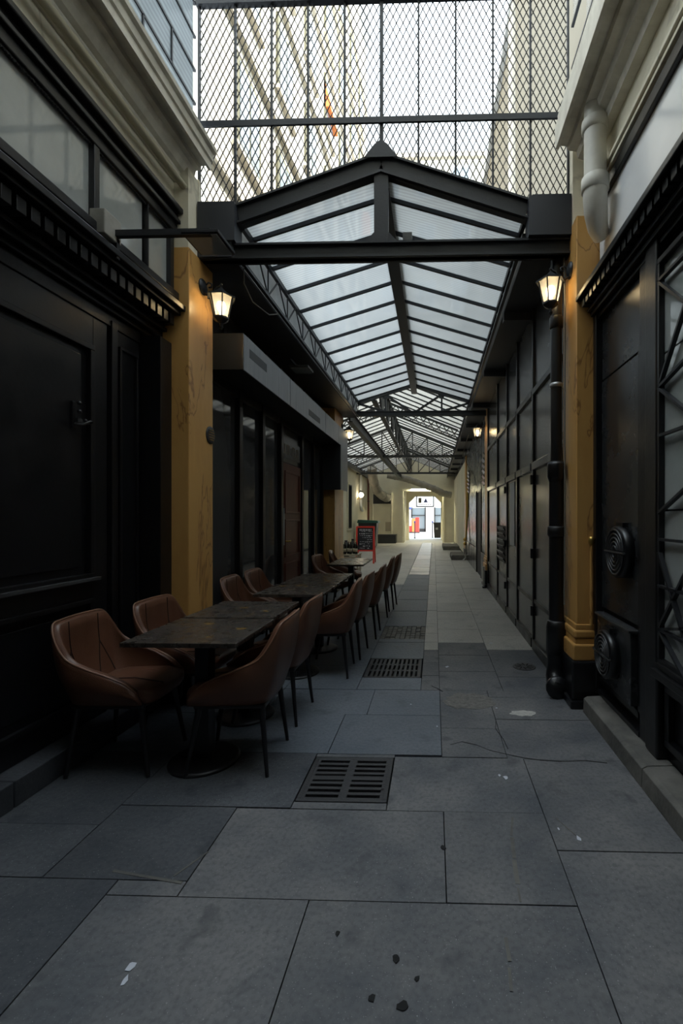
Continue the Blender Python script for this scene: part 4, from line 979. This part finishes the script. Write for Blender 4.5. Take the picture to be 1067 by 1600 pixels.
t = thing('storage_chest', 'low dark chest at the foot of the back wall', 'chest', (-2.2, 24.1, 0))
bx('body', 'dark_plastic', t, -2.95, -2.0, 23.8, 24.4, 0, .42, .01); bx('lid', 'iron_grey', t, -2.97, -1.98, 23.78, 24.4, .42, .47, .01)
t = thing('display_crate', 'pale slatted crate carrying wine bottles at the end of the left shop', 'crate', (-2.1, 11.2, 0))
for z in (.04, .18, .32): bx('slat', 'crate', t, -2.42, -1.86, 11.0, 11.015, z, z+.10); bx('slat', 'crate', t, -1.86, -1.845, 11.0, 11.5, z, z+.10)
bx('top_board', 'crate', t, -2.43, -1.84, 10.99, 11.51, .44, .47); 
for x in (-2.42, -1.88): bx('post', 'crate', t, x, x+.03, 11.02, 11.05, 0, .44); bx('post', 'crate', t, x, x+.03, 11.46, 11.49, 0, .44)
def make_bottle():
    t = local('wine_bottle', 'bottle', 'bottle', 'wine bottles on the pale crate')
    MB().lathe([(.036, 0), (.038, .01), (.038, .19), (.030, .225), (.014, .255), (.014, .30)], (0, 0, 0), 12).build('body', 'bottle', t)
    MB().lathe([(.0155, .27), (.0155, .305), (.01, .306)], (0, 0, 0), 10).build('cap', 'wood_red', t); MB().lathe([(.0388, .06), (.0388, .14)], (0, 0, 0), 12).build('label', 'crate', t)
    return t
bt = make_bottle()
names = ['leftmost', 'second from the left', 'third from the left', 'middle', 'third from the right', 'second from the right', 'rightmost']
for k in range(7):
    place(bt, (-2.33+k*.07, 11.12+(k % 2)*.10, .47), 0, 'dark wine bottle on the pale crate, %s of the row' % names[k], k == 0)
    
for k in range(2):
    t = thing('dark_canister', ('nearer' if k == 0 else 'farther')+' dark canister on the floor beside the bottle crate', 'canister', (-2.35+k*.0, 14.6+k*.8, 0))
    x = -2.95+k*.05; y = 15.2+k*1.0
    MB().lathe([(.09, 0), (.10, .02), (.10, .42), (.07, .47), (.05, .55)], (x, y, 0), 14).build('body', 'dark_plastic', t); MB().lathe([(.052, .55), (.052, .60)], (x, y, 0), 12).build('cap', 'iron', t)
t = thing('globe_lamp', 'lit round globe lamp on the far left wall', 'lamp', (-3.6, 21.3, 2.2))
MB().lathe([(.06, 0), (.06, .03)], (-3.6, 21.3, 2.25), 12, 'X').build('wall_plate', 'brass', t); MB().tube([(-3.58, 21.3, 2.25), (-3.45, 21.3, 2.22), (-3.42, 21.3, 2.3)], .015, 8).build('arm', 'brass', t)
MB().lathe([(.01, -.12), (.085, -.085), (.12, 0), (.085, .085), (.01, .12)], (-3.42, 21.3, 2.42), 14).build('globe', 'bulb', t)
t = thing('rain_pipe', 'brown vertical pipe in the far left corner', 'pipe', (-3.5, 24.2, 0)); MB().tube([(-3.5, 24.2, 0), (-3.5, 24.2, 3.5)], .05, 10).build('pipe', 'wood_red', t)
for z in (.9, 2.2): MB().lathe([(.06, z), (.06, z+.05)], (-3.5, 24.2, 0), 10).build('clamp', 'iron', t)
t = thing('rain_pipe', 'pale pipe on the far left wall above the globe lamp', 'pipe', (-3.53, 20.2, 1.7)); MB().tube([(-3.53, 21.9, 3.4), (-3.53, 21.9, 1.95), (-3.53, 22.1, 1.75), (-3.53, 22.4, 1.7)], .06, 10).build('pipe', 'fascia', t); MB().lathe([(.07, 2.6), (.07, 2.66)], (-3.53, 21.9, 0), 10).build('clamp', 'iron', t)
# ducts
def duct(label, pts, r, m='duct'):
    t = thing('air_duct', label, 'duct', pts[-1]); pts = [Vector(p) for p in pts]
    fine = []
    for i in range((len(pts)-1)*8+1): fine.append(cr([tuple(p) for p in pts], i/8))
    MB().tube(fine, r, 16).build('duct_pipe', m, t)
    for i in range(4, len(fine)-1, 6):
        d = (Vector(fine[i+1])-Vector(fine[i])).normalized()*.04; MB().tube([Vector(fine[i])-d, Vector(fine[i])+d], r+.018, 16).build('seam_ring', m, t)
duct('fat grey duct bending down into the niche of the back wall', [(-2.95, 21.6, 3.75), (-2.95, 22.0, 3.2), (-2.85, 22.8, 2.72), (-2.6, 23.7, 2.45), (-2.5, 24.3, 2.42)], .23)
duct('long grey duct sloping across the gateway to the right', [(-2.4, 23.4, 3.55), (-1.5, 23.6, 3.38), (-.6, 23.8, 3.08), (.15, 23.9, 2.80), (.5, 24.0, 2.62), (.9, 24.1, 2.55)], .17)
# steps and standpipes at the far right
for k, (y, x0) in enumerate(((14.6, .56), (19.0, .38))):
    tag(MB().prism([(x0, 0), (1.08, 0), (1.08, .16), (x0+.03, .16), (x0, .13)], 'Y', y, y+1.4+k).build('stone_step', 'kerb', org=(x0+.2, y, 0)), ('nearer' if k == 0 else 'farther')+' grey stone step at the foot of the far right wall', 'step')
t = thing('standpipe', 'brass valve standpipe against the far right wall', 'pipe', (.92, 14.4, 0))
MB().tube([(.90, 14.3, .02), (.98, 14.3, .1), (1.0, 14.3, .3), (1.0, 14.3, .72)], .02, 8).build('pipe', 'steel', t)
for z in (.55, .68): MB().lathe([(.03, -.05), (.055, -.03), (.055, .03), (.03, .05)], (.97, 14.3, z), 10, 'Y').build('valve', 'brass', t)
MB().tube([(1.0, 14.3, .7), (1.05, 14.3, 1.5), (1.05, 14.3, 2.6)], .03, 8).build('riser', 'brass', t)
t = thing('wall_socket_box', 'grey upright guard strip at the base of the second right pilaster', 'guard', (.97, 8.9, 0)); bx('strip', 'steel', t, .955, .985, 8.86, 8.98, 0, .42, .004); bx('foot', 'iron', t, .945, 1.0, 8.86, 8.98, 0, .03)

# ================================================================== gateway and street
t = thing('hanging_sign', 'framed glass sign hanging in the gateway', 'sign', (-.56, 27.0, 2.0))
for a in ((-1.06, -1.0, 1.98, 2.62), (-.06, .0, 1.98, 2.62), (-1.0, -.06, 1.98, 2.04)): MB().box(a[0], a[1], 26.95, 27.0, a[2], a[3]).build('frame_bar', 'dark_plastic', t)
MB().box(-1.0, -.06, 26.97, 26.98, 2.04, 2.62).build('pane', 'clear', t)
MB().prism([(-.62, 2.25), (-.36, 2.25), (-.44, 2.40), (-.49, 2.52), (-.54, 2.40)], 'Y', 26.955, 26.965).build('emblem', 'blue', t); MB().box(-.92, -.74, 26.955, 26.965, 2.22, 2.52).build('emblem', 'cable', t)
for k in range(7): MB().box(-.9+k*.11, -.84+k*.11, 26.955, 26.965, 2.09, 2.14).build('letter_mark', 'cable', t)
def bollard(x, y, label):
    t = thing('bollard', label, 'bollard', (x, y, 0), 'thin street posts'); MB().tube([(x, y, 0), (x, y, 1.0)], .035, 8).build('post', 'dark_plastic', t); MB().lathe([(.035, 1.0), (.06, 1.03), (.06, 1.09), (.02, 1.13)], (x, y, 0), 10).build('knob', 'blue', t); MB().lathe([(.06, 0), (.06, .04), (.035, .06)], (x, y, 0), 10).build('foot', 'dark_plastic', t)
bollard(-1.25, 29.6, 'thin street post in front of the red kiosk'); bollard(-.1, 30.4, 'thin street post left of the black street bin')
t = thing('street_bin', 'black wheelie bin standing in the gateway', 'bin', (.2, 28.6, 0))
MB().prism([(.02, .08), (.42, .08), (.47, .98), (-.03, .98)], 'Y', 28.4, 28.9).build('body', 'dark_plastic', t); MB().box(-.05, .49, 28.35, 28.95, .98, 1.05).build('lid', 'dark_plastic', t); MB().box(.1, .25, 28.39, 28.4, .6, .72).build('label', 'paper', t)
t = thing('red_kiosk', 'red kiosk on the far pavement beyond the gateway', 'kiosk', (-1.9, 40, 0))
bx('panel', 'red', t, -2.55, -1.95, 39.5, 40.2, .1, .62); bx('panel', 'orange', t, -1.9, -1.62, 39.4, 40.2, .1, 1.25); bx('panel', 'red', t, -1.61, -1.3, 39.4, 40.2, .1, 1.35); bx('top', 'white', t, -2.6, -1.95, 39.5, 40.2, .62, 1.3); bx('base', 'dark_plastic', t, -2.6, -1.25, 39.4, 40.3, 0, .1)
t = thing('flower_lamp_post', 'lamp post with blue flower baskets across the street', 'lamp post', (-2.1, 36, 0))
MB().tube([(-2.15, 36, 0), (-2.15, 36, 2.3)], .04, 8).build('post', 'dark_plastic', t)
for (dx, z, r) in ((0, 1.75, .2), (.25, 2.1, .14), (-.1, 2.15, .16)): MB().lathe([(.02, -r), (r*.8, -r*.5), (r, 0), (r*.6, r*.6), (.02, r*.7)], (-2.15+dx, 36, z), 10).build('flower_basket', 'blue', t)
